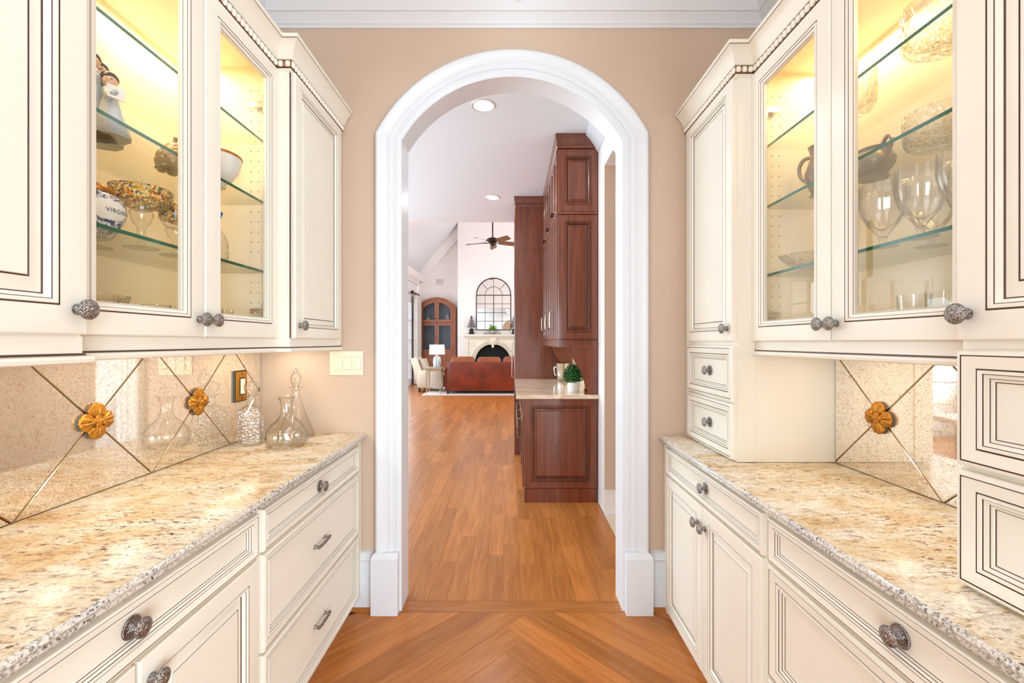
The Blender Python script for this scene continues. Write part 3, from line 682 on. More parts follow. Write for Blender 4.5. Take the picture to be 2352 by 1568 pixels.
# switches
t = thing('light_switch', (XL+.0075, 2.085, 1.18), 'brass and black single rocker switch on the antiqued mirror', 'switch')
mb = MB().box(XL+.0075, XL+.016, 2.04, 2.13, 1.105, 1.253); part('switch_box', mb, BLACK, t)
mb = MB().panel(mapper(-1, XL+.016), 2.046, 2.128, 1.110, 1.248, [(0, 0, 0), (0, .004, 0), (.004, .006, 0)]); part('cover_plate', mb, BRASS, t)
part('rocker', MB().box(XL+.0225, XL+.026, 2.072, 2.102, 1.142, 1.214), SWITCH, t)
part('rocker_surround', MB().box(XL+.0221, XL+.0232, 2.067, 2.107, 1.136, 1.220), BLACK, t)
for z in (1.122, 1.236): part('screw', MB().lathe([(.0035, 0), (.0035, .002)], (XL+.0225, 2.087, z), 10, axis='x'), BLACK, t)
t = thing('switch_plate', (-.862, D-.003, 1.28), 'ivory three-gang rocker switch plate on peach wall beside the archway', 'switch')
PW = lambda u, v, w: (u, D-.001-w, v)
part('cover_plate', MB().panel(PW, -.949, -.776, 1.217, 1.342, [(0, 0, 0), (0, .004, 0), (.004, .0065, 0)]), SWITCH, t)
for k in range(3):
    u = -.916+k*.0475
    o = part('rocker', MB().panel(PW, u-.0005, u+.034, 1.246, 1.313, [(0, .0065, 0), (0, .010, 0), (.003, .0115, 0)]), SWITCH, t)
    part('rocker_gap', MB().panel(PW, u-.002, u+.0355, 1.2445, 1.3145, [(0, .0064, 0), (0, .0068, 0)]), plain('switch_gap', S(190, 176, 146), .5) if 'switch_gap' not in bpy.data.materials else bpy.data.materials['switch_gap'], o)

# ------------------------------------------------------------------ glassware
def glass_thing(name, loc, label, cat, group, pieces):
    t = thing(name, loc, label, cat, group)
    for nm, prof, mat, kw in pieces: part(nm, MB().lathe(prof, loc, **kw), mat, t, 60)
    return t
ZL, ZR = .914, .902
# decanters on the left counter
t = thing('decanter', (-1.215, 2.03, ZL), 'square cut-glass decanter with round ball stopper, nearest the mirror', 'decanter')
SQ = [(.040, 0), (.045, .004), (.046, .02), (.046, .155), (.042, .168), (.030, .176), (.018, .184), (.0165, .200), (.0165, .222), (.021, .224), (.030, .228), (.030, .232), (.018, .233)]
mb = MB(); rows = []
for r, h in SQ:
    q = .9 if h < .17 else (.45 if h < .18 else 0); row = []
    for k in range(32):
        a = 2*math.pi*k/32; rr = r/max(abs(math.cos(a)), abs(math.sin(a)))**q; a2 = a+R(14); row.append((-1.215+rr*math.cos(a2), 2.03+rr*math.sin(a2), ZL+h))
    rows.append(row)
b = mb.grid(rows, close_u=True); mb.face([b+k for k in range(32)]); part('body', mb, CRYST, t, 40)
mb = MB()                                              # cut fan pattern on the side facing the room
for ang in (-90, 0):
    ca, sa = math.cos(R(ang+14)), math.sin(R(ang+14)); n = Vector((ca, sa, 0)); u = Vector((-sa, ca, 0)); o_ = Vector((-1.215, 2.03, ZL))+n*.0467
    for k in range(7):
        a = R(-48+16*k); p0 = o_+Vector((0, 0, .062)); p1 = p0+u*math.sin(a)*.055*.75+Vector((0, 0, 1))*math.cos(a)*.065; mb.tube([p0, (p0+p1)/2, p1], [.0004, .0014, .0004], 5)
    for k in range(6):
        for q in (-1, 1):
            p0 = o_+u*q*(.004+.007*k)+Vector((0, 0, .050-.004*k)); mb.tube([p0, p0+u*(-q)*.030+Vector((0, 0, -.030))], .0010, 4)
part('cut_pattern', mb, CLEAR, t)
part('stopper', MB().lathe([(.012, .215), (.012, .235), (.016, .240), (.027, .250), (.0305, .264), (.027, .280), (.016, .290), (.003, .293)], (-1.215, 2.03, ZL), 20, flute=.03, nfl=10), CLEAR, t)
loc = (-1.033, 1.995, ZL)
t = thing('carafe', loc, 'round open glass carafe with a pouring lip, in front of tall decanter', 'carafe')
CF = [(.060, 0), (.078, .004), (.088, .022), (.090, .045), (.085, .072), (.068, .098), (.045, .118), (.030, .135), (.024, .160), (.0245, .190), (.030, .213), (.038, .226), (.0365, .226), (.028, .212), (.022, .190), (.022, .160), (.028, .136), (.043, .119), (.066, .099), (.082, .072), (.087, .045), (.084, .022), (.05, .009), (.002, .008)]
part('body', MB().lathe(CF, loc, 32), CLEAR, t, 60)
mb = MB()
for k in range(24):
    a = 2*math.pi*k/24; mb.tube([(loc[0]+.0905*math.cos(a), loc[1]+.0905*math.sin(a), ZL+.03), (loc[0]+.0905*math.cos(a), loc[1]+.0905*math.sin(a), ZL+.062)], .0012, 4)
part('cut_band', mb, CLEAR, t, kind='stuff')
loc = (-1.079, 2.175, ZL)
t = thing('decanter', loc, 'tall flared glass decanter with pointed stopper, behind the round carafe', 'decanter')
part('body', MB().lathe([(.070, 0), (.082, .004), (.086, .012), (.074, .045), (.055, .095), (.036, .145), (.024, .185), (.020, .215), (.020, .240), (.033, .249), (.034, .253), (.018, .255)], loc, 28), CLEAR, t, 60)
part('stopper', MB().lathe([(.013, .235), (.013, .258), (.018, .264), (.026, .285), (.024, .305), (.012, .330), (.002, .345)], loc, 16, flute=.07, nfl=8), CRYST, t, 60)

# display cabinet, left
z1, z2, z3, zf = 2.182, 1.943, 1.672, 1.4115
t = thing('figurine', (-1.112, 1.18, z2), 'porcelain figurine of three robed carol singers sharing a song sheet', 'figurine')
for i, (dx, dy, h, r) in enumerate(((-.013, -.015, .222, .036), (-.038, .035, .226, .036), (.022, .0, .170, .032))):
    x, y = -1.112+dx, 1.18+dy
    part('robe', MB().lathe([(r*1.35, 0), (r*1.40, .006), (r*1.12, h*.25), (r*.80, h*.48), (r*.60, h*.60), (r*.66, h*.72), (r*.46, h*.78), (.012, h*.80), (.010, h*.84)], (x, y, z2), 20, flute=.05, nfl=8), ROBE, t, 60)
    hd = part('head', MB().ball((x, y, z2+h*.90), (.0175, .0170, .021)).ball((x+.011, y-.014, z2+h*.893), (.004, .004, .0045), 8, 6).ball((x+.010, y-.0125, z2+h*.90-.012), (.004, .004, .002), 8, 6), SKIN, t, 60)
    part('hair', MB().ball((x-.003, y+.003, z2+h*.90+.0085), (.0205, .0205, .0185)).ball((x+.0135, y-.0095, z2+h*.90+.001), (.0025, .0025, .0016), 6, 5).ball((x+.0065, y-.0150, z2+h*.90+.001), (.0025, .0025, .0016), 6, 5), HAIR, hd, 60)
    part('arm', MB().tube([(x+.010, y-.022, z2+h*.70), (x+.026, y-.030, z2+h*.56), (x+.036, y-.024, z2+h*.64)], [.010, .010, .007], 8).ball((x+.037, y-.024, z2+h*.65), .007, 8, 6), ROBE, t, 60)
mb = MB(); mb.prism([(-.019, -.017), (.019, -.017), (.019, .017), (-.019, .017)], lambda u, v: (-1.052+u*.45, 1.158+u*.9, z2+.110+v), lambda u, v: (-1.055+u*.45, 1.1595+u*.9, z2+.110+v))
part('song_sheet', mb, CERAM, t)
# brass artichoke
loc = (-1.11, 1.432, z2)
t = thing('artichoke_ornament', loc, 'aged brass artichoke ornament on the shelf below the top, beside door edge', 'ornament')
part('core', MB().ball((loc[0], loc[1], loc[2]+.056), (.036, .036, .046)), BRASSA, t, 60)
LEAF = MB().ball((0, 0, .014), (.0075, .0205, .0195), 12, 8).mesh('scale', BRASSA, smooth=70)
for ring, (n, rr, zz, tilt) in enumerate(((8, .030, .016, 112), (9, .040, .012, 18), (9, .043, .032, -2), (7, .037, .053, -22), (5, .021, .072, -46))):
    for k in range(n):
        a = 2*math.pi*(k+.5*(ring % 2))/n; inst('scale', LEAF, t, (loc[0]+rr*math.cos(a), loc[1]+rr*math.sin(a), loc[2]+zz), (0, R(tilt), a), (1, 1.0, .95) if tilt < 100 else (1, .8, .7))
part('stem', MB().tube([(loc[0], loc[1], loc[2]+.1), (loc[0]+.004, loc[1], loc[2]+.118)], .006, 8), BRASSA, t)
# ginger jar
loc = (-1.148, 1.180, z3)
t = thing('ginger_jar', loc, 'blue and white ginger jar with gold lid on left display shelf', 'jar')
JP = [(.044, 0), (.048, .003), (.060, .020), (.074, .050), (.080, .078), (.076, .100), (.064, .116), (.050, .122), (.050, .126)]
part('body', MB().lathe(JP, loc, 32), BLUEWHITE, t, 60)
part('lid', MB().lathe([(.053, .124), (.055, .127), (.050, .138), (.034, .148), (.014, .152), (.008, .160), (.002, .163)], loc, 24), GOLD, t, 60, label='gold lid')
rows = []
for i in range(9):
    zz = .045+.052*i/8; rj = .0808 if zz < .085 else .0795; rj = {0: .0735, 1: .0762, 2: .0785, 3: .0802, 4: .0808, 5: .0810, 6: .0805, 7: .0795, 8: .0780}[i]; hw = .62*math.sqrt(max(.02, 1-((i-4)/4.4)**2))
    rows.append([(loc[0]+rj*math.cos(R(-12)+hw*(j/8*2-1)), loc[1]+rj*math.sin(R(-12)+hw*(j/8*2-1)), loc[2]+zz) for j in range(9)])
mb = MB(); mb.grid(rows); part('white_cartouche', mb, CERAM, t, 60)
cu = bpy.data.curves.new('lettering', 'FONT'); cu.body = 'VIRGINIA'; cu.size = .0165; cu.align_x = 'CENTER'; cu.align_y = 'CENTER'; cu.space_character = 1.1
to = bpy.data.objects.new('lettering_source', cu); C.objects.link(to); dg = bpy.context.evaluated_depsgraph_get(); me = bpy.data.meshes.new_from_object(to.evaluated_get(dg))
bpy.data.objects.remove(to)
me.name = 'lettering'
for v in me.vertices:
    a = R(4)+v.co.x/.0815; v.co = (.0816*math.cos(a), .0816*math.sin(a), .070+v.co.y)
me.materials.clear(); me.materials.append(plain('blue_ink', S(40, 46, 70), .4)); inst('lettering', me, t, loc)
# confetti rimmed compotes
def compote(loc, r, h, hb, label):
    t = thing('compote', loc, label, 'compote', 'confetti-rimmed stemmed glasses')
    part('bowl', MB().lathe([(.014, hb-.012), (.03, hb-.006), (r*.80, hb+.004), (r*.97, hb+.016), (r, h-.045), (r, h-.002), (r*.975, h-.002), (r*.96, h-.045), (r*.93, hb+.02), (.01, hb+.004)], loc, 32, mi=[0, 0, 0, 1, 1, 1, 1, 0, 0]), [CLEAR, CONFETTI], t, 60)
    part('stem', MB().lathe([(.012, .006), (.010, .02), (.011, hb*.5), (.022, hb*.62), (.030, hb*.85), (.026, hb-.01)], loc, 16), CLEAR, t, 60)
    part('foot', MB().lathe([(.045, 0), (.046, .002), (.03, .005), (.011, .008)], loc, 24), CLEAR, t, 60)
compote((-1.119, 1.315, z3), .077, .180, .125, 'stemmed confetti-rimmed glass dish, the whole one in front of others beside the blue jar')
compote((-1.250, 1.300, z3), .050, .178, .125, 'stemmed confetti-rimmed glass dish partly hidden behind the blue and white jar')
compote((-1.105, 1.432, z3), .046, .165, .10, 'narrow stemmed confetti-rimmed glass beside the door edge, below the brass artichoke')
# white gold-rimmed bowl, blue stoppered decanter
loc = (-1.068, 1.553, z2)
t = thing('porcelain_bowl', loc, 'white porcelain bowl with gold rim behind the narrow glass door', 'bowl')
part('body', MB().lathe([(.040, 0), (.042, .006), (.038, .012), (.060, .028), (.080, .056), (.089, .090), (.091, .108), (.088, .108), (.078, .06), (.05, .03), (.002, .022)], loc, 32), CERAM, t, 60)
part('gold_rim', MB().lathe([(.0885, .104), (.0925, .104), (.0925, .112), (.0885, .112), (.0885, .104)], loc, 32, cap=False), GOLD, t, 60)
part('finial', MB().tube([(loc[0], loc[1]-.005, loc[2]+.11), (loc[0]+.012, loc[1]-.0, loc[2]+.135), (loc[0]+.004, loc[1], loc[2]+.150)], [.010, .006, .009], 10), GOLD, t)
loc = (-1.06, 1.56, z3)
t = thing('decanter', loc, 'small textured glass decanter with blue stopper below the porcelain bowl', 'decanter')
part('body', MB().lathe([(.030, 0), (.036, .008), (.040, .04), (.037, .08), (.026, .105), (.014, .120), (.012, .140)], loc, 20), CRYST, t, 60)
part('stopper', MB().lathe([(.008, .135), (.010, .15), (.022, .182), (.020, .182), (.004, .155)], loc, 16), BLUEG, t, 60, label='blue stopper')
def tumbler(loc, r, h, label, group, mat=CLEAR, name='tumbler', cat='glass'):
    return part(name, MB().lathe([(r*.72, 0), (r*.76, .002), (r*.88, h*.4), (r, h), (r*.965, h), (r*.84, h*.4), (r*.70, .010), (.001, .008)], loc, 20), mat, None, 60, label=label, cat=cat, group=group, loc=loc)
loc = (-1.165, 1.17, zf)
t = part('crystal_bowl', MB().lathe([(.045, 0), (.05, .006), (.075, .03), (.10, .085), (.105, .105), (.10, .105), (.072, .035), (.002, .012)], loc, 32, flute=.04, nfl=12), CRYST, None, 60, label='fluted crystal bowl on the bottom of the left display cabinet', cat='bowl', loc=loc)
for i, (x, y, lab) in enumerate(((-1.09, 1.335, 'clear tumbler beside the crystal bowl at bottom of left display cabinet, front row'), (-1.20, 1.34, 'clear tumbler beside the crystal bowl at bottom of left display cabinet, back row'), (-1.10, 1.425, 'clear tumbler at the glass door edge, front row in left display cabinet'), (-1.20, 1.43, 'clear tumbler at the glass door edge, back row in left display cabinet'))):
    tumbler((x, y, zf), .036, .092, lab, 'clear tumblers in the left display cabinet')
for i, (x, y, lab) in enumerate(((-1.06, 1.54, 'clear tumbler behind the narrow glass door, nearest the knobs'), (-1.08, 1.625, 'clear tumbler behind the narrow glass door, nearest the lower hinge'), (-1.18, 1.60, 'clear tumbler behind the narrow glass door, rearmost of three'))):
    tumbler((x, y, zf), .034, .098, lab, 'tall tumblers behind the narrow left door')

# display cabinet, right
z1, z2, z3, zf = 2.170, 1.931, 1.660, 1.400
def cut_bowl(loc, r, h, label, name='crystal_bowl', cat='bowl'):
    t = thing(name, loc, label, cat, 'cut crystal bowls')
    part('bowl', MB().lathe([(r*.72, 0), (r*.85, .005), (r*.97, h*.25), (r, h*.6), (r*.98, h), (r*.93, h), (r*.92, h*.3), (.002, .014)], loc, 40, flute=.022, nfl=20), CRYST, t, 60)
    mb = MB()
    for k in range(16):
        a0 = 2*math.pi*k/16
        for q in (-1, 1):
            mb.tube([(loc[0]+(r*1.005)*math.cos(a0+q*j*.09), loc[1]+(r*1.005)*math.sin(a0+q*j*.09), loc[2]+h*(.18+.17*j)) for j in range(5)], .0016, 4)
    part('cut_lattice', mb, CLEAR, t)
    mb = MB()
    for k in range(24):
        a0 = 2*math.pi*k/24; mb.tube([(loc[0]+r*.2*math.cos(a0), loc[1]+r*.2*math.sin(a0), loc[2]-.0006), (loc[0]+r*.8*math.cos(a0), loc[1]+r*.8*math.sin(a0), loc[2]+.004)], .0012, 4)
    part('cut_star_base', mb, CLEAR, t)
cut_bowl((1.145, 1.155, z1), .088, .120, 'large cut crystal bowl on top glass shelf of right display cabinet, nearest')
cut_bowl((1.150, 1.505, z1), .088, .135, 'cut crystal bowl on the top shelf behind the centre stile of right display cabinet')
cut_bowl((1.185, 1.205, z2), .080, .095, 'straight-sided cut crystal bowl on the middle shelf above the goblets')
def goblet(loc, r, h, label):
    t = thing('goblet', loc, label, 'goblet', 'faceted crystal goblets on the lower right shelf')
    part('bowl', MB().lathe([(.009, h*.16), (.013, h*.20), (r*.42, h*.28), (r*.64, h*.37), (r*.82, h*.48), (r*.94, h*.60), (r, h*.73), (r*1.0, h*.86), (r*.965, h), (r*.94, h), (r*.965, h*.86), (r*.965, h*.74), (r*.90, h*.60), (r*.77, h*.48), (r*.58, h*.38), (.006, h*.27)], loc, 60, flute=.032, nfl=10), GOBLET, t, 70)
    part('stem', MB().lathe([(.011, .006), (.008, .012), (.008, h*.11), (.012, h*.14), (.009, h*.17)], loc, 12), CLEAR, t, 60)
    part('foot', MB().lathe([(.036, 0), (.037, .002), (.02, .006), (.010, .009)], loc, 20), CLEAR, t, 60)
goblet((1.060, 1.245, z3), .055, .178, 'faceted crystal goblet nearest the centre stile on lower right shelf')
goblet((1.062, 1.130, z3), .055, .178, 'faceted crystal goblet, second from the centre stile on lower right shelf')
goblet((1.064, 1.015, z3), .055, .178, 'faceted crystal goblet nearest the tower cabinet on lower right shelf')
goblet((1.190, 1.235, z3), .055, .178, 'faceted crystal goblet in back row behind the second goblet')
goblet((1.190, 1.120, z3), .055, .178, 'faceted crystal goblet in back row nearest the tower cabinet')
# pewter
loc = (1.205, 1.452, z2)
t = thing('pewter_sugar_bowl', loc, 'round pewter two-handled sugar bowl on the middle shelf above goblets', 'pot')
part('body', MB().lathe([(.040, 0), (.043, .006), (.036, .014), (.044, .024), (.058, .045), (.060, .062), (.050, .082), (.040, .092), (.044, .100), (.040, .100), (.03, .09), (.002, .03)], loc, 28), PEWT, t, 60)
for q, rt in ((-1, 0), (1, 0)):
    part('handle', MB().tube([(loc[0]-.004, loc[1]+q*.038, loc[2]+.098), (loc[0]-.004, loc[1]+q*.060, loc[2]+.118), (loc[0]-.004, loc[1]+q*.076, loc[2]+.098), (loc[0]-.004, loc[1]+q*.058, loc[2]+.055)], .006, 8, fine=5), PEWT, t)
loc = (1.150, 1.620, z2)
t = thing('pewter_jug', loc, 'pewter jug with loop handle on the middle shelf behind narrow right door', 'jug')
part('body', MB().lathe([(.034, 0), (.037, .005), (.030, .014), (.040, .035), (.052, .068), (.052, .090), (.040, .128), (.033, .150), (.038, .176), (.042, .186), (.038, .186), (.03, .15), (.045, .09), (.002, .03)], loc, 28), PEWT, t, 60)
part('handle', MB().tube([(loc[0]-.006, loc[1]+.036, loc[2]+.160), (loc[0]-.014, loc[1]+.074, loc[2]+.166), (loc[0]-.018, loc[1]+.096, loc[2]+.140), (loc[0]-.014, loc[1]+.088, loc[2]+.100), (loc[0]-.006, loc[1]+.048, loc[2]+.062)], [.007, .008, .007, .0065, .006], 10, fine=5), PEWT, t, 60)
part('spout', MB().tube([(loc[0]+.004, loc[1]-.030, loc[2]+.160), (loc[0]+.008, loc[1]-.052, loc[2]+.192)], [.016, .008], 10), PEWT, t, 60)
# scalloped dish
loc = (1.085, 1.585, z3)
t = thing('glass_dish', loc, 'scalloped glass dish with side handles on lower shelf behind narrow right door', 'dish')
part('dish', MB().lathe([(.050, 0), (.052, .004), (.070, .016), (.092, .040), (.096, .046), (.088, .042), (.066, .020), (.002, .008)], loc, 36, flute=.045, nfl=12), CRYST, t, 60)
for q in (-1, 1): part('handle', MB().tube([(loc[0], loc[1]+q*.088, loc[2]+.040), (loc[0], loc[1]+q*.106, loc[2]+.056), (loc[0]-.012, loc[1]+q*.112, loc[2]+.046), (loc[0]-.02, loc[1]+q*.09, loc[2]+.036)], .004, 8, fine=5), CLEAR, t)
for (x, y, r, h, lab) in ((1.07, 1.275, .034, .075, 'short tumbler at bottom of right display cabinet, front row nearest centre stile'), (1.07, 1.195, .034, .075, 'short tumbler at bottom of right display cabinet, second in front row'), (1.07, 1.115, .034, .075, 'short tumbler at bottom of right display cabinet, third in front row'), (1.07, 1.035, .034, .075, 'short tumbler at bottom of right display cabinet, fourth in front row'), (1.07, .962, .034, .075, 'short tumbler at bottom of right display cabinet, beside the tower cabinet')):
    tumbler((x, y, zf), r, h, lab, 'short tumblers in the right display cabinet')
for (x, y, lab) in ((1.185, 1.285, 'tall tumbler at bottom of right display cabinet, back row nearest centre stile'), (1.185, 1.195, 'tall tumbler at bottom of right display cabinet, middle of back row'), (1.185, 1.105, 'tall tumbler at bottom of right display cabinet, back row nearest tower')):
    tumbler((x, y, zf), .040, .128, lab, 'tall tumblers in the right display cabinet')

# pantry pendant light: only the tip of its glass finial reaches the picture
t = thing('pendant_light', (.018, 1.2, 2.33), 'glass bowl ceiling pendant whose finial tip hangs at top centre', 'light')
part('finial', MB().lathe([(.002, -.002), (.010, .006), (.008, .018), (.004, .024), (.012, .032)], (.018, 1.2, 2.33), 16), CLEAR, t, 60)
part('bowl', MB().lathe([(.012, .272), (.08, .280), (.15, .315), (.185, .37), (.180, .37), (.14, .32), (.012, .285)], (.018, 1.2, 2.33), 32), DOMELIT, t, 60)
part('rod', MB().tube([(.018, 1.2, 2.36), (.018, 1.2, ZC)], .006, 10), BRONZE, t)
part('canopy', MB().lathe([(.02, ZC-2.33-.04), (.06, ZC-2.33-.02), (.065, ZC-2.33)], (.018, 1.2, 2.33), 24), BRONZE, t, 60)

# ------------------------------------------------------------------ kitchen beyond the archway
YE = 6.46
struct('ceiling_kitchen', bx(-4.6, 4.0, DR+.006, YE, ZC, ZC+.25), CEILK)
mb = MB().box(.746, .90, 3.52, 6.6, 0, ZC).box(.90, 2.2, 3.52, 3.64, 0, ZC).box(.746, .90, DR, 3.52, 2.81, ZC)
struct('wall_kitchen_right', mb, OFFW)
struct('wall_side_hall', bx(2.1, 2.2, DR, 3.52, 0, ZC), WALL)
mb = MB(); b = mb.box(.7465, 2.09, 3.512, 3.5199, .2, 2.81); struct('wall_side_hall_end', mb, WALL)
struct('floor_side_hall', bx(.742, 2.1, DR, 3.512, -.012, 0), TILE)
baseboard('baseboard_side_hall', [(.745, 3.80), (.745, 3.511), (2.0, 3.511)], -1, [(0, 0), (.022, 0), (.022, .012), (.016, .018), (.016, .25), (.012, .265), (.018, .28), (.010, .30), (0, .31)])
mb = MB(); sweep(mb, [(.746, 6.4), (.746, DR+.01)], [(0, 3.03), (.010, 3.03), (.014, 3.045), (.03, 3.065), (.07, 3.12), (.10, 3.15), (.112, 3.165), (.112, 3.18), (0, 3.18)], 1); struct('trim_8', mb, WHITE, smooth=30)
# windows of the kitchen on the left wall and the breakfast corner
def wall_with_windows(name, axis, c0, c1, a0, a1, zt, wins, mat, wname):
    mb = MB(); a = a0
    def B(p, q, z0, z1): mb.box(*((c0, c1, p, q) if axis == 'x' else (p, q, c0, c1)), z0, z1)
    for w0, w1, z0, z1 in wins:
        B(a, w0, 0, zt); B(w0, w1, 0, z0); B(w0, w1, z1, zt); a = w1
    B(a, a1, 0, zt); struct(name, mb, mat)
    for i, (w0, w1, z0, z1) in enumerate(wins):
        mb = MB(); e = .05; cc0, cc1 = c0+.02*(1 if c1 > c0 else -1), c1
        def F(p, q, za, zb): mb.box(*((min(cc0, cc1), max(cc0, cc1), p, q) if axis == 'x' else (p, q, min(cc0, cc1), max(cc0, cc1))), za, zb)
        F(w0, w0+e, z0, z1); F(w1-e, w1, z0, z1); F(w0+e, w1-e, z0, z0+e); F(w0+e, w1-e, z1-e, z1)
        nx = max(1, round((w1-w0)/.5)); nz = max(1, round((z1-z0)/.6))
        for k in range(1, nx): u = w0+(w1-w0)*k/nx; F(u-.012, u+.012, z0+e, z1-e)
        for k in range(1, nz): u = z0+(z1-z0)*k/nz; F(w0+e, w1-e, u-.012, u+.012)
        wo = struct(wname+str(i), mb, WHITE); mid = (c0+c1)/2
        mb = MB(); mb.box(*((mid-.002, mid+.002, w0+e, w1-e) if axis == 'x' else (w0+e, w1-e, mid-.002, mid+.002)), z0+e, z1-e); part('pane', mb, PANE, wo)
wall_with_windows('wall_added_room_back', 'y', YB-.1, YB, -XD, XD, ZC, [(-3.1, -.85, .12, 2.4), (.85, 3.1, .12, 2.4)], WALL, 'window_added_room')  # unseen windowed wall, added together with the rear fill
wall_with_windows('wall_kitchen_left', 'x', -4.6, -4.5, DR, YE, ZC, [(2.9, 4.4, .9, 2.5), (4.7, 6.2, .9, 2.5)], OFFW, 'window_2')
wall_with_windows('wall_breakfast', 'y', YE, YE+.1, -4.6, -1.95, ZC, [(-4.3, -3.2, .95, 2.35), (-3.05, -2.15, .95, 2.35)], OFFW, 'window_3')
# recessed lights
for x, y, lab in ((-.22, 3.30, 'lit recessed ceiling downlight nearest the archway'), (-.243, 5.40, 'lit recessed ceiling downlight farther into the kitchen')):
    t = thing('recessed_light', (x, y, ZC), lab, 'light', 'recessed kitchen lights')
    part('trim_ring', MB().lathe([(.090, 0), (.088, -.006), (.070, -.004), (.068, .0)], (x, y, ZC), 32, cap=False), WHITE, t, 60)
    part('lens', MB().lathe([(.069, -.001), (.069, -.003)], (x, y, ZC), 32), LAMPLIT, t, 60)

# cherry cabinetry
PC = lambda yf: (lambda u, v, w: (u, yf-w, v))
CHD = [(0, 0, 0), (0, .014, 0), (.003, .018, 0), (.058, .018, 0), (.060, .015, 1), (.064, .020, 0), (.072, .020, 0), (.075, .012, 1), (.080, .008, 0), (.084, .004, 1), (.104, .013, 0), (.1055, .011, 1), (.107, .014, 0)]
y0, y1 = 3.757, 5.37
t = thing('cherry_base_cabinet', (.42, 4.5, 0), 'cherry wood base cabinet with raised end panel below the cream counter', 'cabinet')
part('body', bx(.108, .742, y0+.02, y1, .12, .90), CHERRY, t); part('plinth', bx(.108, .735, y0+.012, y1, 0, .12), CHERRY, t)
part('end_panel', MB().panel(PC(y0+.02), .105, .732, .125, .898, CHD), [CHERRY, CHERRYD], t, 25)
PL = lambda u, v, w: (.108-w, u, v)
for i in range(3):
    u0 = y0+.03+i*.53; dr = part('drawer', MB().panel(PL, u0, u0+.52, .74, .89, CHD, .5), [CHERRY, CHERRYD], t, 25); part('knob', MB().lathe([(.01, 0), (.008, .01), (.016, .018), (.012, .028)], (.09, u0+.26, .815), 12, axis='x'), PEWT, dr)
    dd = part('door', MB().panel(PL, u0, u0+.52, .13, .735, CHD), [CHERRY, CHERRYD], t, 25); part('handle', MB().tube([(.09, u0+.47, .45), (.055, u0+.47, .46), (.055, u0+.47, .64), (.09, u0+.47, .65)], .006, 8), PEWT, dd)
part('countertop', bx(.035, .744, y0-.03, y1+.0, .902, .935), MARBLE, smooth=0, label='cream stone countertop on the cherry base cabinet with the potted topiary', cat='countertop', loc=(.4, 4.5, .902))
t = thing('cherry_wall_cabinet', (.57, 4.5, 1.35), 'tall cherry wall cabinet with raised end panels and glazed doors above the counter', 'cabinet')
part('body', bx(.405, .742, y0+.02, y1, 1.39, 3.08), CHERRY, t)
part('end_panel', MB().panel(PC(y0+.02), .398, .741, 1.415, 2.49, CHD), [CHERRY, CHERRYD], t, 25)
part('end_panel', MB().panel(PC(y0+.02), .398, .741, 2.515, 3.055, CHD), [CHERRY, CHERRYD], t, 25)
part('middle_rail', MB().box(.392, .742, y0-.004, y1, 2.492, 2.513), CHERRY, t)
part('light_rail', MB().box(.272+.125, .742, y0-.002, y1, 1.345, 1.40), CHERRY, t)
mb = MB(); sweep(mb, [(.742, y0), (.398, y0), (.398, y1)], [(0, 3.06), (.006, 3.06), (.010, 3.075), (.016, 3.08), (.012, 3.09), (.012, 3.11), (.020, 3.13), (.024, 3.178), (0, 3.178)], -1); part('crown', mb, CHERRY, t, 30)
PL2 = lambda u, v, w: (.405-w, u, v)
GD2 = [(.055, 0, 0), (0, 0, 0), (0, .018, 0), (.004, .020, 0), (.045, .020, 0), (.047, .016, 1), (.052, .012, 0), (.055, .012, 0), (.055, 0, 0)]
for i in range(3):
    u0 = y0+.03+i*.53
    for q in range(2):
        ua = u0+q*.262
        for za, zb_ in ((1.415, 2.49), (2.515, 3.055)):
            d_ = part('door', MB().panel(PL2, ua, ua+.258, za, zb_, GD2, 1, None), [CHERRY, CHERRYD], t, 25)
            part('door_panel', MB().box(.398, .404, ua+.05, ua+.21, za+.05, zb_-.05), CHERRYL, d_)
            hu = ua+.225 if q == 0 else ua+.03
            if za < 2: part('handle', MB().tube([(.385, hu, za+.10), (.352, hu, za+.11), (.348, hu, za+.18), (.352, hu, za+.25), (.385, hu, za+.26)], .006, 8), PEWT, d_)
            else: part('knob', MB().lathe([(.006, 0), (.008, -.012), (.014, -.022), (.010, -.030)], (.386, hu, za+.05), 12, axis='x'), BRONZE, d_)
# scalloped bracket panels under the wall cabinet
def bracket(y, parent, mat):
    pts = [(.742, .937), (.742, 1.344), (.455, 1.344)]
    for i in range(9): a = i/8; pts.append((.455+.110*a, 1.344-.165*a**1.35))
    for i in range(1, 9): a = i/8*math.pi/2; pts.append((.565+.055*math.sin(a)+.02*i/8, 1.179-.17*(1-math.cos(a))*.9-.012*i))
    pts += [(.650, .985), (.640, .975), (.628, .970), (.622, .955), (.628, .937)]
    part('bracket_panel', MB().prism(pts, lambda x, z: (x, y, z), lambda x, z: (x, y+.03, z)), mat, parent, 0)
bracket(y0+.004, t, CHERRY); bracket(y1-.06, t, CHERRYL)  # far bracket in lighter cherry, its under-cabinet glow painted in
part('wood_backsplash', bx(.738, .745, y0+.05, y1, .937, 1.345), plain('cream_backsplash', S(240, 214, 178), .3), t)
t = thing('cherry_tall_cabinet', (.4, 5.7, 0), 'full-height cherry pantry cabinet at far end of the cream counter', 'cabinet')
part('body', bx(.05, .742, y1, 6.40, .0, 3.12), CHERRY, t)
mb = MB(); sweep(mb, [(.742, y1), (.05, y1), (.05, 6.4)], [(0, 3.06), (.006, 3.06), (.010, 3.075), (.016, 3.08), (.012, 3.09), (.012, 3.11), (.020, 3.13), (.024, 3.178), (0, 3.178)], -1); part('crown', mb, CHERRY, t, 30)
part('rail', bx(.040, .40, y1-.006, y1, 2.52, 2.545), CHERRY, t)
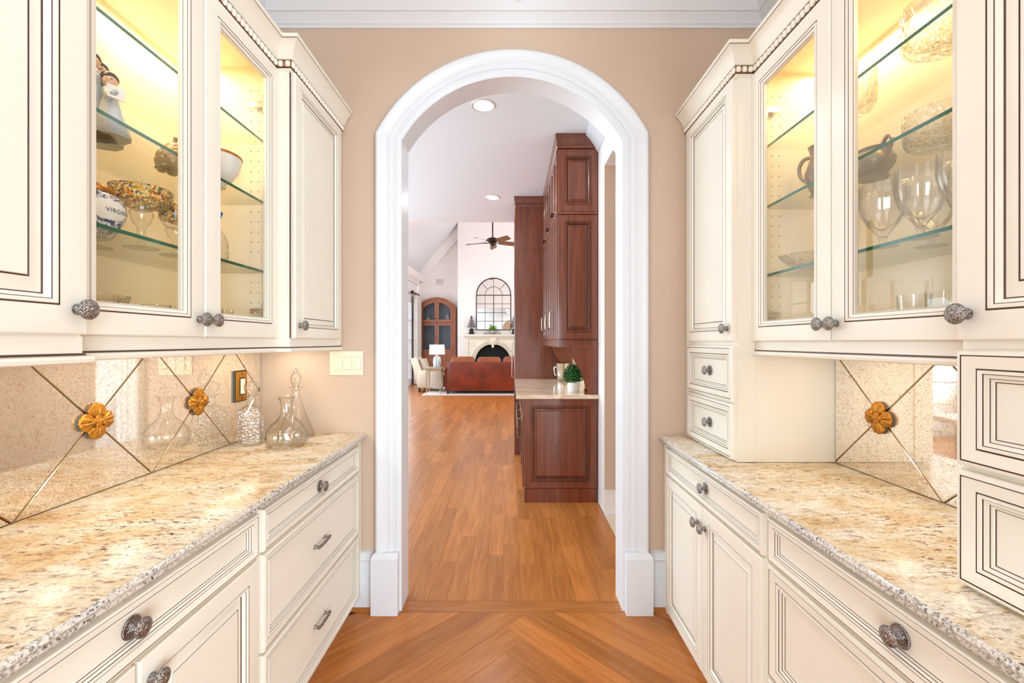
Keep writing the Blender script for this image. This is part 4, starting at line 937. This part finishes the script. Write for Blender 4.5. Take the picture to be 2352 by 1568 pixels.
part('base_moulding', bx(.030, .108, y1-.012, 6.4, 0, .13), CHERRY, t)
PL3 = lambda u, v, w: (.05-w, u, v)
for q in range(2):
    for za, zb_ in ((.14, 2.50), (2.55, 3.05)):
        d_ = part('door', MB().panel(PL3, y1+.01+q*.51, y1+.51+q*.51, za, zb_, CHD), [CHERRY, CHERRYD], t, 25)
        if za < 1: part('handle', MB().tube([(.034, y1+.46+q*.10, .9), (0, y1+.46+q*.10, .92), (0, y1+.46+q*.10, 1.38), (.034, y1+.46+q*.10, 1.40)], .007, 8), SILV, d_)
# potted topiary
loc = (.562, 3.985, .935)
t = thing('potted_topiary', loc, 'small round green boxwood topiary in white pot on cream counter', 'plant')
part('pot', MB().lathe([(.050, 0), (.054, .004), (.058, .085), (.054, .085), (.050, .06), (.002, .058)], loc, 28), CERAM, t, 60)
part('soil', MB().lathe([(.052, .070), (.002, .074)], loc, 16), plain('soil', S(60, 42, 30), .9), t)
lf = MB(); lf.poly([(0, 0, 0), (.006, .004, .002), (.013, 0, .004), (.006, -.004, .002)]); mb = MB()
for k in range(1150):
    zt_ = random.uniform(-1, 1); a = random.uniform(0, 2*math.pi); rr = math.sqrt(1-zt_*zt_); d = Vector((rr*math.cos(a), rr*math.sin(a), zt_)); r0 = .082*random.uniform(.72, 1.08)
    if zt_ < -.75: continue
    c = Vector((loc[0], loc[1], loc[2]+.155))+d*r0; tng = d.orthogonal().normalized(); tng.rotate(Matrix.Rotation(random.uniform(0, 6.28), 3, d)); n = (d+tng*.8).normalized(); w_ = n.cross(tng).normalized(); s_ = random.uniform(.012, .019)
    mb.poly([c, c+n*s_*.5+w_*s_*.45, c+n*s_, c+n*s_*.5-w_*s_*.45])
mb.ball((loc[0], loc[1], loc[2]+.155), .062, 12, 8); part('foliage', mb, GREEN, t, 0, kind='stuff')
# ice bucket
loc = (.605, 5.15, .935)
t = thing('ice_bucket', loc, 'polished silver ice bucket with ring handles beside the tall cherry cabinet', 'bucket')
part('body', MB().lathe([(.065, 0), (.070, .004), (.076, .06), (.090, .19), (.098, .205), (.096, .205), (.086, .19), (.07, .06), (.002, .01)], loc, 32), SILV, t, 60)
for q in (-1, 1):
    part('handle', MB().tube([(loc[0]+q*.085, loc[1], loc[2]+.15), (loc[0]+q*.104, loc[1], loc[2]+.160), (loc[0]+q*.104, loc[1], loc[2]+.10), (loc[0]+q*.095, loc[1], loc[2]+.06), (loc[0]+q*.08, loc[1], loc[2]+.07)], .007, 8, fine=5), SILV, t, 60)
# brass framed chair that only the right mirror shows
t = thing('metal_chair', (-2.72, 5.2, 0), 'brass-framed chair seen only as a reflection in the right mirror', 'chair')
for x in (-2.95, -2.50):
    for y, h in ((5.42, .90), (5.0, .46)): part('leg', MB().tube([(x-.03, y, 0), (x-.01, y, .03), (x, y, .06), (x, y, h)], .016, 8), BRASSA, t)
for z in (.28, .62, .89): part('rail', MB().tube([(-2.98, 5.42, z), (-2.47, 5.42, z)], .011, 8), BRASSA if z < .8 else BLACK, t)
part('seat', MB().box(-2.97, -2.48, 4.98, 5.44, .44, .50), LINEN, t)

# ------------------------------------------------------------------ great room
YF = 15.2; XW = -3.3; ZE = 3.60; SL = 1.23
mb = MB().box(XW, -1.84, YF, YF+.1, 0, 3.15).box(XW, -1.84, YF+.03, YF+.1, 3.15, 8.6).box(-1.84, 4, YF, YF+.1, 0, 9.0).box(-1.84, .60, 14.75, YF, 0, 9.0)
struct('wall_far', mb, OFFW)
wall_with_windows('wall_great_room_left', 'x', XW-.1, XW, YE, YF, ZE+.1, [(7.2, 9.4, .15, 2.75), (9.8, 12.0, .15, 2.75), (12.5, 14.35, .15, 2.75)], OFFW, 'window_4')
struct('wall_great_room_right', bx(4, 4.1, YE, YF, 0, 9), OFFW)
xr = .35; zr = ZE+SL*(xr-XW)
mb = MB().prism([(XW-.1, ZE-.02), (xr, zr), (xr, zr+.1), (XW-.1, ZE+.12)], lambda x, z: (x, YE, z), lambda x, z: (x, YF+.05, z)).prism([(xr, zr), (4.1, ZE), (4.1, ZE+.12), (xr, zr+.1)], lambda x, z: (x, YE, z), lambda x, z: (x, YF+.05, z))
struct('ceiling_vault', mb, CEIL)
struct('wall_above_kitchen', MB().prism([(XW, ZC+.001), (4, ZC+.001), (4, ZE), (xr, zr), (XW, ZE)], lambda x, z: (x, YE+.001, z), lambda x, z: (x, YE+.06, z)), OFFW)
mb = MB(); nx, nz = SL/math.hypot(SL, 1), -1/math.hypot(SL, 1)     # raking trim board against the far wall and eave trim
mb.prism([(XW, ZE+.10), (xr, zr+.10), (xr+nx*.24, zr+nz*.24), (XW+nx*.24, ZE+nz*.24)], lambda x, z: (x, YF-.12, z), lambda x, z: (x, YF+.03, z)); struct('trim_9', mb, OFFW)
mb = MB(); sweep(mb, [(XW, YE), (XW, YF)], [(0, 3.36), (.05, 3.36), (.06, 3.42), (.10, 3.46), (.14, 3.56), (.16, 3.72), (0, 3.66)]); struct('trim_10', mb, OFFW, smooth=30)
# built-in arched bookcase
t = thing('arched_bookcase', (-2.58, YF, 0), 'arched cherry built-in bookcase with wire lattice doors beside the fireplace', 'bookcase')
x0, x1, zs, zt_ = -3.22, -1.93, 2.60, 2.92; xm = (x0+x1)/2; half = (x1-x0)/2; rise = zt_-zs; RR = (half**2+rise**2)/(2*rise)
def arcz(x, off=0): return zt_-RR+math.sqrt(max(0, (RR-off)**2-(x-xm)**2))
def arch_ring(mb, xo0, xo1, xi0, xi1, oo, oi, zb_, ya, yb_):
    n = 16; out = [(xo0, zb_)]+[(xo0+(xo1-xo0)*i/n, arcz(xo0+(xo1-xo0)*i/n, oo)) for i in range(n+1)]+[(xo1, zb_)]
    inn = [(xi0, zb_)]+[(xi0+(xi1-xi0)*i/n, arcz(xi0+(xi1-xi0)*i/n, oi)) for i in range(n+1)]+[(xi1, zb_)]
    mb.grid([[(x, ya, z) for x, z in out], [(x, ya, z) for x, z in inn], [(x, yb_, z) for x, z in inn], [(x, yb_, z) for x, z in out]], close_v=True)
mb = MB(); arch_ring(mb, x0, x1, x0+.05, x1-.05, 0, .05, .0, YF-.30, YF); arch_ring(mb, x0+.05, x1-.05, x0+.11, x1-.11, .05, .11, .0, YF-.275, YF); part('casing', mb, CHERRYL, t, 30)
part('back_panel', MB().prism([(x0+.05, .1)]+[(x0+.05+(x1-x0-.1)*i/12, arcz(x0+.05+(x1-x0-.1)*i/12, .05)) for i in range(13)]+[(x1-.05, .1)], lambda x, z: (x, YF-.004, z), lambda x, z: (x, YF, z)), plain('dark_interior', S(150, 166, 184), .4), t)
part('base_panel', MB().box(x0+.05, x1-.05, YF-.28, YF-.004, 0, .98), CHERRYL, t); part('ledge', MB().box(x0+.04, x1-.04, YF-.31, YF-.004, .98, 1.05), CHERRYL, t)
part('shelf', MB().box(x0+.11, x1-.11, YF-.265, YF-.004, 2.03, 2.08), CHERRYL, t)
for q in (-1, 1):
    xa, xb = (xm-half+.11, xm-.006) if q < 0 else (xm+.006, xm+half-.11)
    for za, up in ((1.06, False), (2.085, True)):
        mb = MB(); yq = YF-.292; st_ = .065; zt2 = 2.02
        mb.box(xa, xa+st_, yq, yq+.02, za, zt2 if not up else arcz(xa+(0 if q < 0 else st_), .10)).box(xb-st_, xb, yq, yq+.02, za, zt2 if not up else arcz(xb-(st_ if q < 0 else 0), .10)).box(xa+st_, xb-st_, yq, yq+.02, za, za+st_)
        if not up: mb.box(xa+st_, xb-st_, yq, yq+.02, zt2-st_, zt2)
        else:
            for i in range(8):
                xx0, xx1 = xa+st_+(xb-xa-2*st_)*i/8, xa+st_+(xb-xa-2*st_)*(i+1)/8
                mb.prism([(xx0, arcz(xx0, .18)), (xx1, arcz(xx1, .18)), (xx1, arcz(xx1, .10)), (xx0, arcz(xx0, .10))], lambda x, z: (x, yq, z), lambda x, z: (x, yq+.02, z))
        d_ = part('door', mb, CHERRYL, t, 0); mb = MB(); xi, xj, zi = xa+st_, xb-st_, za+st_
        zj = lambda x: (zt2-st_ if not up else arcz(x, .18))
        step = .055; ext = 1.2; k = -ext
        while k < ext+.5:
            for sg in (1, -1):
                seg = []
                for i in range(41):
                    u = i/40; xx = xi+(xj-xi)*u; zz = zi+(k+sg*(xx-xm)*1.0)+.3
                    if zi <= zz <= zj(xx): seg.append((xx, yq+.01, zz))
                if len(seg) > 1: mb.tube([seg[0], seg[-1]], .006, 4)
            k += step
        part('wire_lattice', mb, BLACK, d_, 0, kind='stuff')
        part('knob', MB().lathe([(.008, 0), (.016, -.02), (.010, -.03)], ((xb-.03) if q < 0 else (xa+.03), yq, za+(.48 if not up else .10)), 10, axis='y'), BRONZE, d_)
for x, r, h, lab, mt in ((-2.90, .085, .20, 'squat pale vase behind upper lattice of arched bookcase', CERAM), (-2.62, .05, .25, 'slim dark vase on the bookcase shelf between two pale vases', plain('slate_glaze', S(120, 126, 140), .3)), (-2.22, .085, .30, 'white teardrop vase behind right upper lattice of arched bookcase', CERAM)):
    part('vase', MB().lathe([(r*.55, 0), (r*.9, h*.2), (r, h*.4), (r*.8, h*.65), (r*.35, h*.85), (r*.42, h), (.002, h*.98)], (x, YF-.14, 2.08), 20), mt, None, 60, label=lab, cat='vase', loc=(x, YF-.14, 2.08))
# fireplace
yc_ = 14.75; xf0, xf1, xm = -1.60, .32, -.64
t = thing('fireplace', (xm, yc_, 0), 'carved cream limestone fireplace surround with arched black firebox', 'fireplace')
mb = MB(); n = 20; ra = .60; zsp = .72
for s in (-1, 1): mb.box(*sorted((xm+s*ra, xm+s*.82)), yc_-.16, yc_, 0, 1.50)
for i in range(n):
    a0, a1 = math.pi*i/n, math.pi*(i+1)/n; xa, xb = xm-ra*math.cos(a0), xm-ra*math.cos(a1); za, zb_ = zsp+ra*math.sin(a0), zsp+ra*math.sin(a1)
    mb.prism([(xa, za), (xb, zb_), (xb, 1.50), (xa, 1.50)], lambda x, z: (x, yc_-.16, z), lambda x, z: (x, yc_, z))
part('surround', mb, STONE, t, 0)
mb = MB()
for r0_, pr in ((.615, .18), (.67, .195), (.725, .18)):
    mb.tube([(xm-r0_*math.cos(math.pi*i/24), yc_-pr+.01, zsp+r0_*math.sin(math.pi*i/24)) for i in range(25)], .022, 8)
part('arch_moulding', mb, STONE, t, 60)
mb = MB()
for s in (-1, 1): mb.box(*sorted((xm+s*.82, xm+s*.90)), yc_-.19, yc_, 0, 1.50).box(*sorted((xm+s*.835, xm+s*.885)), yc_-.205, yc_-.19, .15, 1.40)
part('pilaster', mb, STONE, t)
mb = MB(); sweep(mb, [(xm-.90, yc_), (xm-.90, yc_-.19), (xm+.90, yc_-.19), (xm+.90, yc_)], [(0, 1.50), (.02, 1.50), (.03, 1.53), (.05, 1.55), (.09, 1.58), (.10, 1.60), (.10, 1.645), (0, 1.645)], 1 if False else 1); mb.box(xm-.9, xm+.9, yc_-.19, yc_, 1.50, 1.645); part('mantel_shelf', mb, STONE, t, 30)
part('firebox', MB().box(xm-.6, xm+.6, yc_-.03, yc_-.002, 0, 1.33), FIREBOX, t)
mb = MB().ball((xm, yc_-.21, 1.38), (.085, .06, .115)).ball((xm, yc_-.265, 1.36), (.022, .03, .03), 10, 8).ball((xm, yc_-.25, 1.30), (.04, .025, .02), 10, 8).ball((xm, yc_-.22, 1.24), (.045, .04, .05), 10, 8)
for s in (-1, 1): mb.ball((xm+s*.033, yc_-.255, 1.405), (.02, .015, .014), 8, 6)
for k in range(14):
    a = R(-30+k*240/13); mb.ball((xm+.105*math.cos(a), yc_-.195, 1.385+.125*math.sin(a)), (.036, .03, .036), 8, 6)
part('carved_lion_head', mb, STONE, t, 60)
mb = MB()
for s in (-1, 1):
    for k in range(9): mb.ball((xm+s*(.62+.14*random.random()), yc_-.165, 1.22+.20*random.random()), (.035, .02, .03), 8, 6)
part('carved_foliage', mb, STONE, t, 60)
mb = MB()
for i in range(-9, 10): mb.box(xm+i*.058-.004, xm+i*.058+.004, yc_-.10, yc_-.09, 0, .78)
mb.box(xm-.58, xm+.58, yc_-.105, yc_-.088, .77, .79); part('fire_grate', mb, BLACK, t)
# arched pane mirror over the mantel
x0m, x1m, zb_, zsp = -1.20, -.045, 1.80, 2.97; xmm = (x0m+x1m)/2; rm_ = (x1m-x0m)/2; ym_ = yc_-.012
t = thing('arched_mirror', (xmm, yc_, zb_), 'black-framed arched window-pane mirror above the fireplace mantel', 'mirror')
outl = [(x0m, zb_)]+[(xmm-rm_*math.cos(math.pi*i/24), zsp+rm_*math.sin(math.pi*i/24)) for i in range(25)]+[(x1m, zb_)]
part('mirror_glass', MB().prism(outl, lambda x, z: (x, ym_, z), lambda x, z: (x, yc_-.002, z)), CLEARMIRROR, t, 0)
mb = MB(); mb.tube([(x, ym_-.008, z) for x, z in outl+[outl[0]]], .016, 6); part('frame', mb, BLACK, t)
mb = MB(); mb.tube([(xmm, ym_-.008, zb_), (xmm, ym_-.008, zsp)], .014, 6).tube([(xmm, ym_-.008, zsp), (xmm, ym_-.008, zsp+rm_)], .008, 6).tube([(x0m, ym_-.008, zsp), (x1m, ym_-.008, zsp)], .015, 6)
for q in (-.5, .5): mb.tube([(xmm+q*rm_, ym_-.008, zb_), (xmm+q*rm_, ym_-.008, zsp)], .008, 6)
for k in range(1, 4): zz = zb_+(zsp-zb_)*k/4; mb.tube([(x0m, ym_-.008, zz), (x1m, ym_-.008, zz)], .008, 6)
mb.tube([(xmm-.5*rm_*math.cos(math.pi*i/16), ym_-.008, zsp+.5*rm_*math.sin(math.pi*i/16)) for i in range(17)], .008, 6)
for a in (45, 135): mb.tube([(xmm+rm_*.5*math.cos(R(a)), ym_-.008, zsp+rm_*.5*math.sin(R(a))), (xmm+rm_*math.cos(R(a)), ym_-.008, zsp+rm_*math.sin(R(a)))], .008, 6)
part('glazing_bars', mb, BLACK, t)
# mantel decorations
for x, lab in ((-1.36, 'dark metal tree sculpture on pedestal at the left end of the mantel'), (.08, 'dark metal tree sculpture half hidden by cherry cabinet on the mantel')):
    loc = (x, yc_-.14, 1.645); t = thing('tree_sculpture', loc, lab, 'sculpture', 'metal trees on the mantel')
    part('pedestal', MB().lathe([(.10, 0), (.10, .03), (.075, .045), (.07, .15), (.085, .17), (.05, .19)], loc, 4), BRONZE, t, 0)
    mb = MB().tube([(x, loc[1], 1.82), (x, loc[1], 2.30)], [.014, .006], 6)
    for ring in range(7):
        zz = 1.90+ring*.055; rr = .17*(1-ring/8.2)
        for k in range(9):
            a = 2*math.pi*(k+ring*.5)/9; p0 = Vector((x, loc[1], zz+.02)); p1 = p0+Vector((rr*math.cos(a), rr*math.sin(a)*.7, -.045)); w_ = Vector((-math.sin(a), math.cos(a), 0))*.022
            mb.poly([p0, (p0+p1)/2+w_+Vector((0, 0, .014)), p1, (p0+p1)/2-w_+Vector((0, 0, .014))]); mb.poly([p0, (p0+p1)/2-w_*.3+Vector((0, 0, .02)), p1+Vector((0, 0, .004)), (p0+p1)/2+w_*.3+Vector((0, 0, -.01))])
    part('branches', mb, BRONZE, t, 0)
loc = (-.655, yc_-.15, 1.645)
t = thing('serving_tray', loc, 'black rectangular tray with raised handles on the mantel under the fern', 'tray')
part('base', MB().box(loc[0]-.28, loc[0]+.28, loc[1]-.08, loc[1]+.08, 1.645, 1.660), BLACK, t)
for q in (-1, 1): part('handle', MB().tube([(loc[0]+q*.27, loc[1]-.06, 1.66), (loc[0]+q*.275, loc[1]-.06, 1.70), (loc[0]+q*.275, loc[1]+.06, 1.70), (loc[0]+q*.27, loc[1]+.06, 1.66)], .007, 6), BLACK, t)
loc = (-.655, yc_-.15, 1.660); t = thing('potted_fern', loc, 'bright green fern in a grey bowl on the black mantel tray', 'plant')
part('bowl', MB().lathe([(.08, 0), (.10, .03), (.125, .08), (.13, .11), (.12, .11), (.002, .08)], loc, 20), plain('grey_stoneware', S(170, 166, 158), .6), t, 60)
mb = MB()
for k in range(150):
    a = random.uniform(0, 6.28); ln = random.uniform(.14, .30); el = random.uniform(.1, 1.3); p0 = Vector((loc[0], loc[1], loc[2]+.09)); d = Vector((math.cos(a)*math.cos(el), math.sin(a)*math.cos(el)*.5, math.sin(el)))
    for j in range(1, 5):
        c = p0+d*ln*j/4+Vector((0, 0, -.05*(j/4)**2)); w_ = d.cross(Vector((0, 0, 1))); w_ = w_.normalized()*.035*(1.2-j/5); mb.poly([c-w_, c+d*.025, c+w_, c-d*.02+Vector((0, 0, .006))])
part('fronds', mb, FERN, t, 0, kind='stuff')
# ceiling fan
loc = (-.52, 11.7, 4.07)
t = thing('ceiling_fan', loc, 'five-blade brown ceiling fan hanging from long rod in the great room', 'fan')
part('downrod', MB().tube([(loc[0], loc[1], 4.17), (loc[0], loc[1], ZE+SL*(3.65+(loc[0]-.35)))], .018, 8), BRONZE, t)
part('motor_housing', MB().lathe([(.02, .14), (.06, .12), (.15, .085), (.16, .06), (.12, .02), (.07, -.01), (.09, -.03), (.075, -.07), (.03, -.10), (.002, -.105)], loc, 28), BRONZE, t, 60)
for k, a in enumerate((18, 90-0, 162, 234, 306)):
    a = R(a); mb = MB(); rows = []
    for i in range(9):
        q = i/8; r_ = .19+.58*q; w_ = .055+.035*math.sin(math.pi*min(1, q*.9))*1.1; w_ *= (1 if q < .9 else .85)
        row = []
        for j in (-1, 0, 1): v = Vector((r_, j*w_, -.012*q-j*.030)); row.append(v)
        rows.append(row)
    rot = Matrix.Rotation(a, 3, 'Z'); top = [[tuple(rot @ p+Vector(loc)) for p in r] for r in rows]; bot = [[tuple(rot @ (p-Vector((0, 0, .008)))+Vector(loc)) for p in r] for r in rows]
    mb.grid(top); mb.grid(bot); b_ = part('blade', mb, BLADEW, t, 0)
    arm = MB().tube([tuple(rot @ Vector(p)+Vector(loc)) for p in ((.07, 0, .0), (.14, 0, -.02), (.24, 0, -.012))], [.014, .012, .010], 6); part('blade_arm', arm, BRONZE, b_)
# speaker grille
part('wall_speaker', MB().panel(lambda u, v, w: (u, YF+.03-w, v), -2.66, -2.40, 3.40, 3.58, [(0, 0, 0), (0, .012, 0), (.012, .015, 0), (.018, .010, 0)]), plain('grille_paint', S(205, 198, 194), .7), smooth=0, label='small grey rectangular speaker grille high on far wall', cat='speaker', loc=(-2.53, YF, 3.49))
# curtain, bracket and rod
t = thing('curtain', (XW+.1, 14.62, 1.3), 'pale full-length patterned curtain on dark rod beside great room window', 'curtain')
mb = MB(); rows = []
for z in (.02, .8, 1.6, 2.4, 2.92):
    rows.append([(XW+.14+.085*math.sin(k*1.9), 14.16+.026*k, z) for k in range(25)])
mb.grid(rows); part('drape', mb, plain('curtain_fabric', S(224, 218, 212), .9, var=.18, vscale=14), t, 60)
part('rod', MB().tube([(XW+.12, 13.9, 2.98), (XW+.12, 14.84, 2.98)], .03, 10).ball((XW+.12, 13.88, 2.98), .055), BRONZE, t)
part('bracket', MB().box(XW, XW+.13, 14.80, 14.84, 2.90, 3.02), BRONZE, t)
# rug, sofa, armchair, side table and lamp
part('area_rug', MB().box(-2.35, 1.3, 11.32, 13.9, .001, .016), RUG, smooth=0, label='pale area rug under the brown leather sofa', cat='rug', loc=(-.5, 12.6, .001))
def rbox(mb, x0, x1, y0, y1, z0, z1, r):                    # soft cushion box
    rows = []; n = 24
    for zq, sh in ((0, r), (.12, r*.35), (.3, 0), (.7, 0), (.88, r*.35), (1, r)):
        rows.append([])
        for k in range(n):
            a = 2*math.pi*k/n; ca, sa = math.cos(a), math.sin(a); e = .35
            px = math.copysign(abs(ca)**e, ca); py = math.copysign(abs(sa)**e, sa)
            rows[-1].append(((x0+x1)/2+px*((x1-x0)/2-sh), (y0+y1)/2+py*((y1-y0)/2-sh), z0+(z1-z0)*zq))
    b = mb.grid(rows, close_u=True); mb.face([b+k for k in reversed(range(n))]); mb.face([b+5*n+k for k in range(n)]); return mb
CUSHL = plain('top_lit_leather', S(156, 84, 48), .45, var=.35, vscale=7, bump=.1, bscale=60)  # sofa leather lightened to paint in light falling on the cushion tops
t = thing('leather_sofa', (-.65, 11.95, .016), 'brown leather three-cushion sofa seen from behind on the pale rug', 'sofa')
part('back', rbox(MB(), -1.74, .46, 11.50, 11.72, .10, .855, .02), LEATHER, t, 50)
part('seat_base', rbox(MB(), -1.70, .42, 11.70, 12.42, .10, .40, .02), LEATHER, t, 50)
for i in range(3):
    u = -1.66+i*.70
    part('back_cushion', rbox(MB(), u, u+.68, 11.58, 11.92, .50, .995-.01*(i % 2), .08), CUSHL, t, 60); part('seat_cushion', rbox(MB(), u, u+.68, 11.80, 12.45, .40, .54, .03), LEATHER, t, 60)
for s, xx in ((-1, -1.72), (1, .44)):
    part('arm', MB().tube([(xx, 11.60, .60), (xx, 11.8, .61), (xx, 12.42, .58)], .105, 14).box(xx-.07, xx+.07, 11.60, 12.40, .10, .60), LEATHER, t, 60)
for x in (-1.70, .42):
    for y in (11.56, 12.36): part('leg', MB().box(x-.03, x+.03, y-.03, y+.03, .016, .11), BRONZE, t)
t = thing('armchair', (-2.3, 12.4, 0), 'cream upholstered armchair beside the wooden side table', 'armchair')
mb = MB(); mb.prism([(-2.82, .93), (-2.66, .96), (-2.50, .52), (-2.50, .12), (-2.62, .12)], lambda x, z: (x, 12.10, z), lambda x, z: (x, 12.80, z)); part('back', mb, LINEN, t, 0)
part('seat_base', rbox(MB(), -2.60, -1.88, 12.06, 12.84, .12, .36, .02), LINEN, t, 50); part('seat_cushion', rbox(MB(), -2.52, -1.86, 12.18, 12.72, .36, .50, .04), LINEN, t, 60)
for y in (12.0, 12.76): part('arm', rbox(MB(), -2.60, -1.90, y, y+.14, .12, .60, .03), LINEN, t, 60)
for x in (-2.56, -1.94):
    for y in (12.08, 12.80): part('leg', MB().box(x-.025, x+.025, y-.025, y+.025, .0165 if x > -2.3 else 0, .13), BRONZE, t)
mb = MB(); mb.prism([(-2.60, .90), (-2.48, .92), (-2.36, .52), (-2.48, .50)], lambda x, z: (x, 12.24, z), lambda x, z: (x, 12.66, z)); part('pillow', mb, plain('pillow_fabric', S(198, 186, 172), .9), t, 0)
t = thing('side_table', (-2.02, 11.6, 0), 'washed wood side table with slim tapered legs under the lamp', 'table')
part('tabletop', MB().box(-2.28, -1.845, 11.36, 11.86, .685, .715), DRIFT, t); part('apron', MB().box(-2.26, -1.865, 11.39, 11.83, .61, .685), DRIFT, t)
for x in (-2.245, -1.885):
    for y in (11.42, 11.80): part('leg', MB().tube([(x, y, .017), (x, y, .25), (x, y, .61)], [.016, .024, .032], 4), DRIFT, t, 0)
loc = (-2.0, 11.62, .715)
t = thing('table_lamp', loc, 'lit table lamp with drum shade and grey lattice ceramic base', 'lamp')
part('base', MB().lathe([(.085, 0), (.092, .01), (.105, .10), (.105, .20), (.085, .27), (.05, .29), (.04, .32)], loc, 24), LATTICE, t, 60)
part('lamp_shade', MB().lathe([(.205, .345), (.195, .60), (.190, .60), (.200, .345)], loc, 32, cap=False), SHADE, t, 60)
part('socket', MB().tube([(loc[0], loc[1], loc[2]+.31), (loc[0], loc[1], loc[2]+.62)], .010, 8), BRASS, t)
print('planks', cnt, 'objects', len(C.objects))
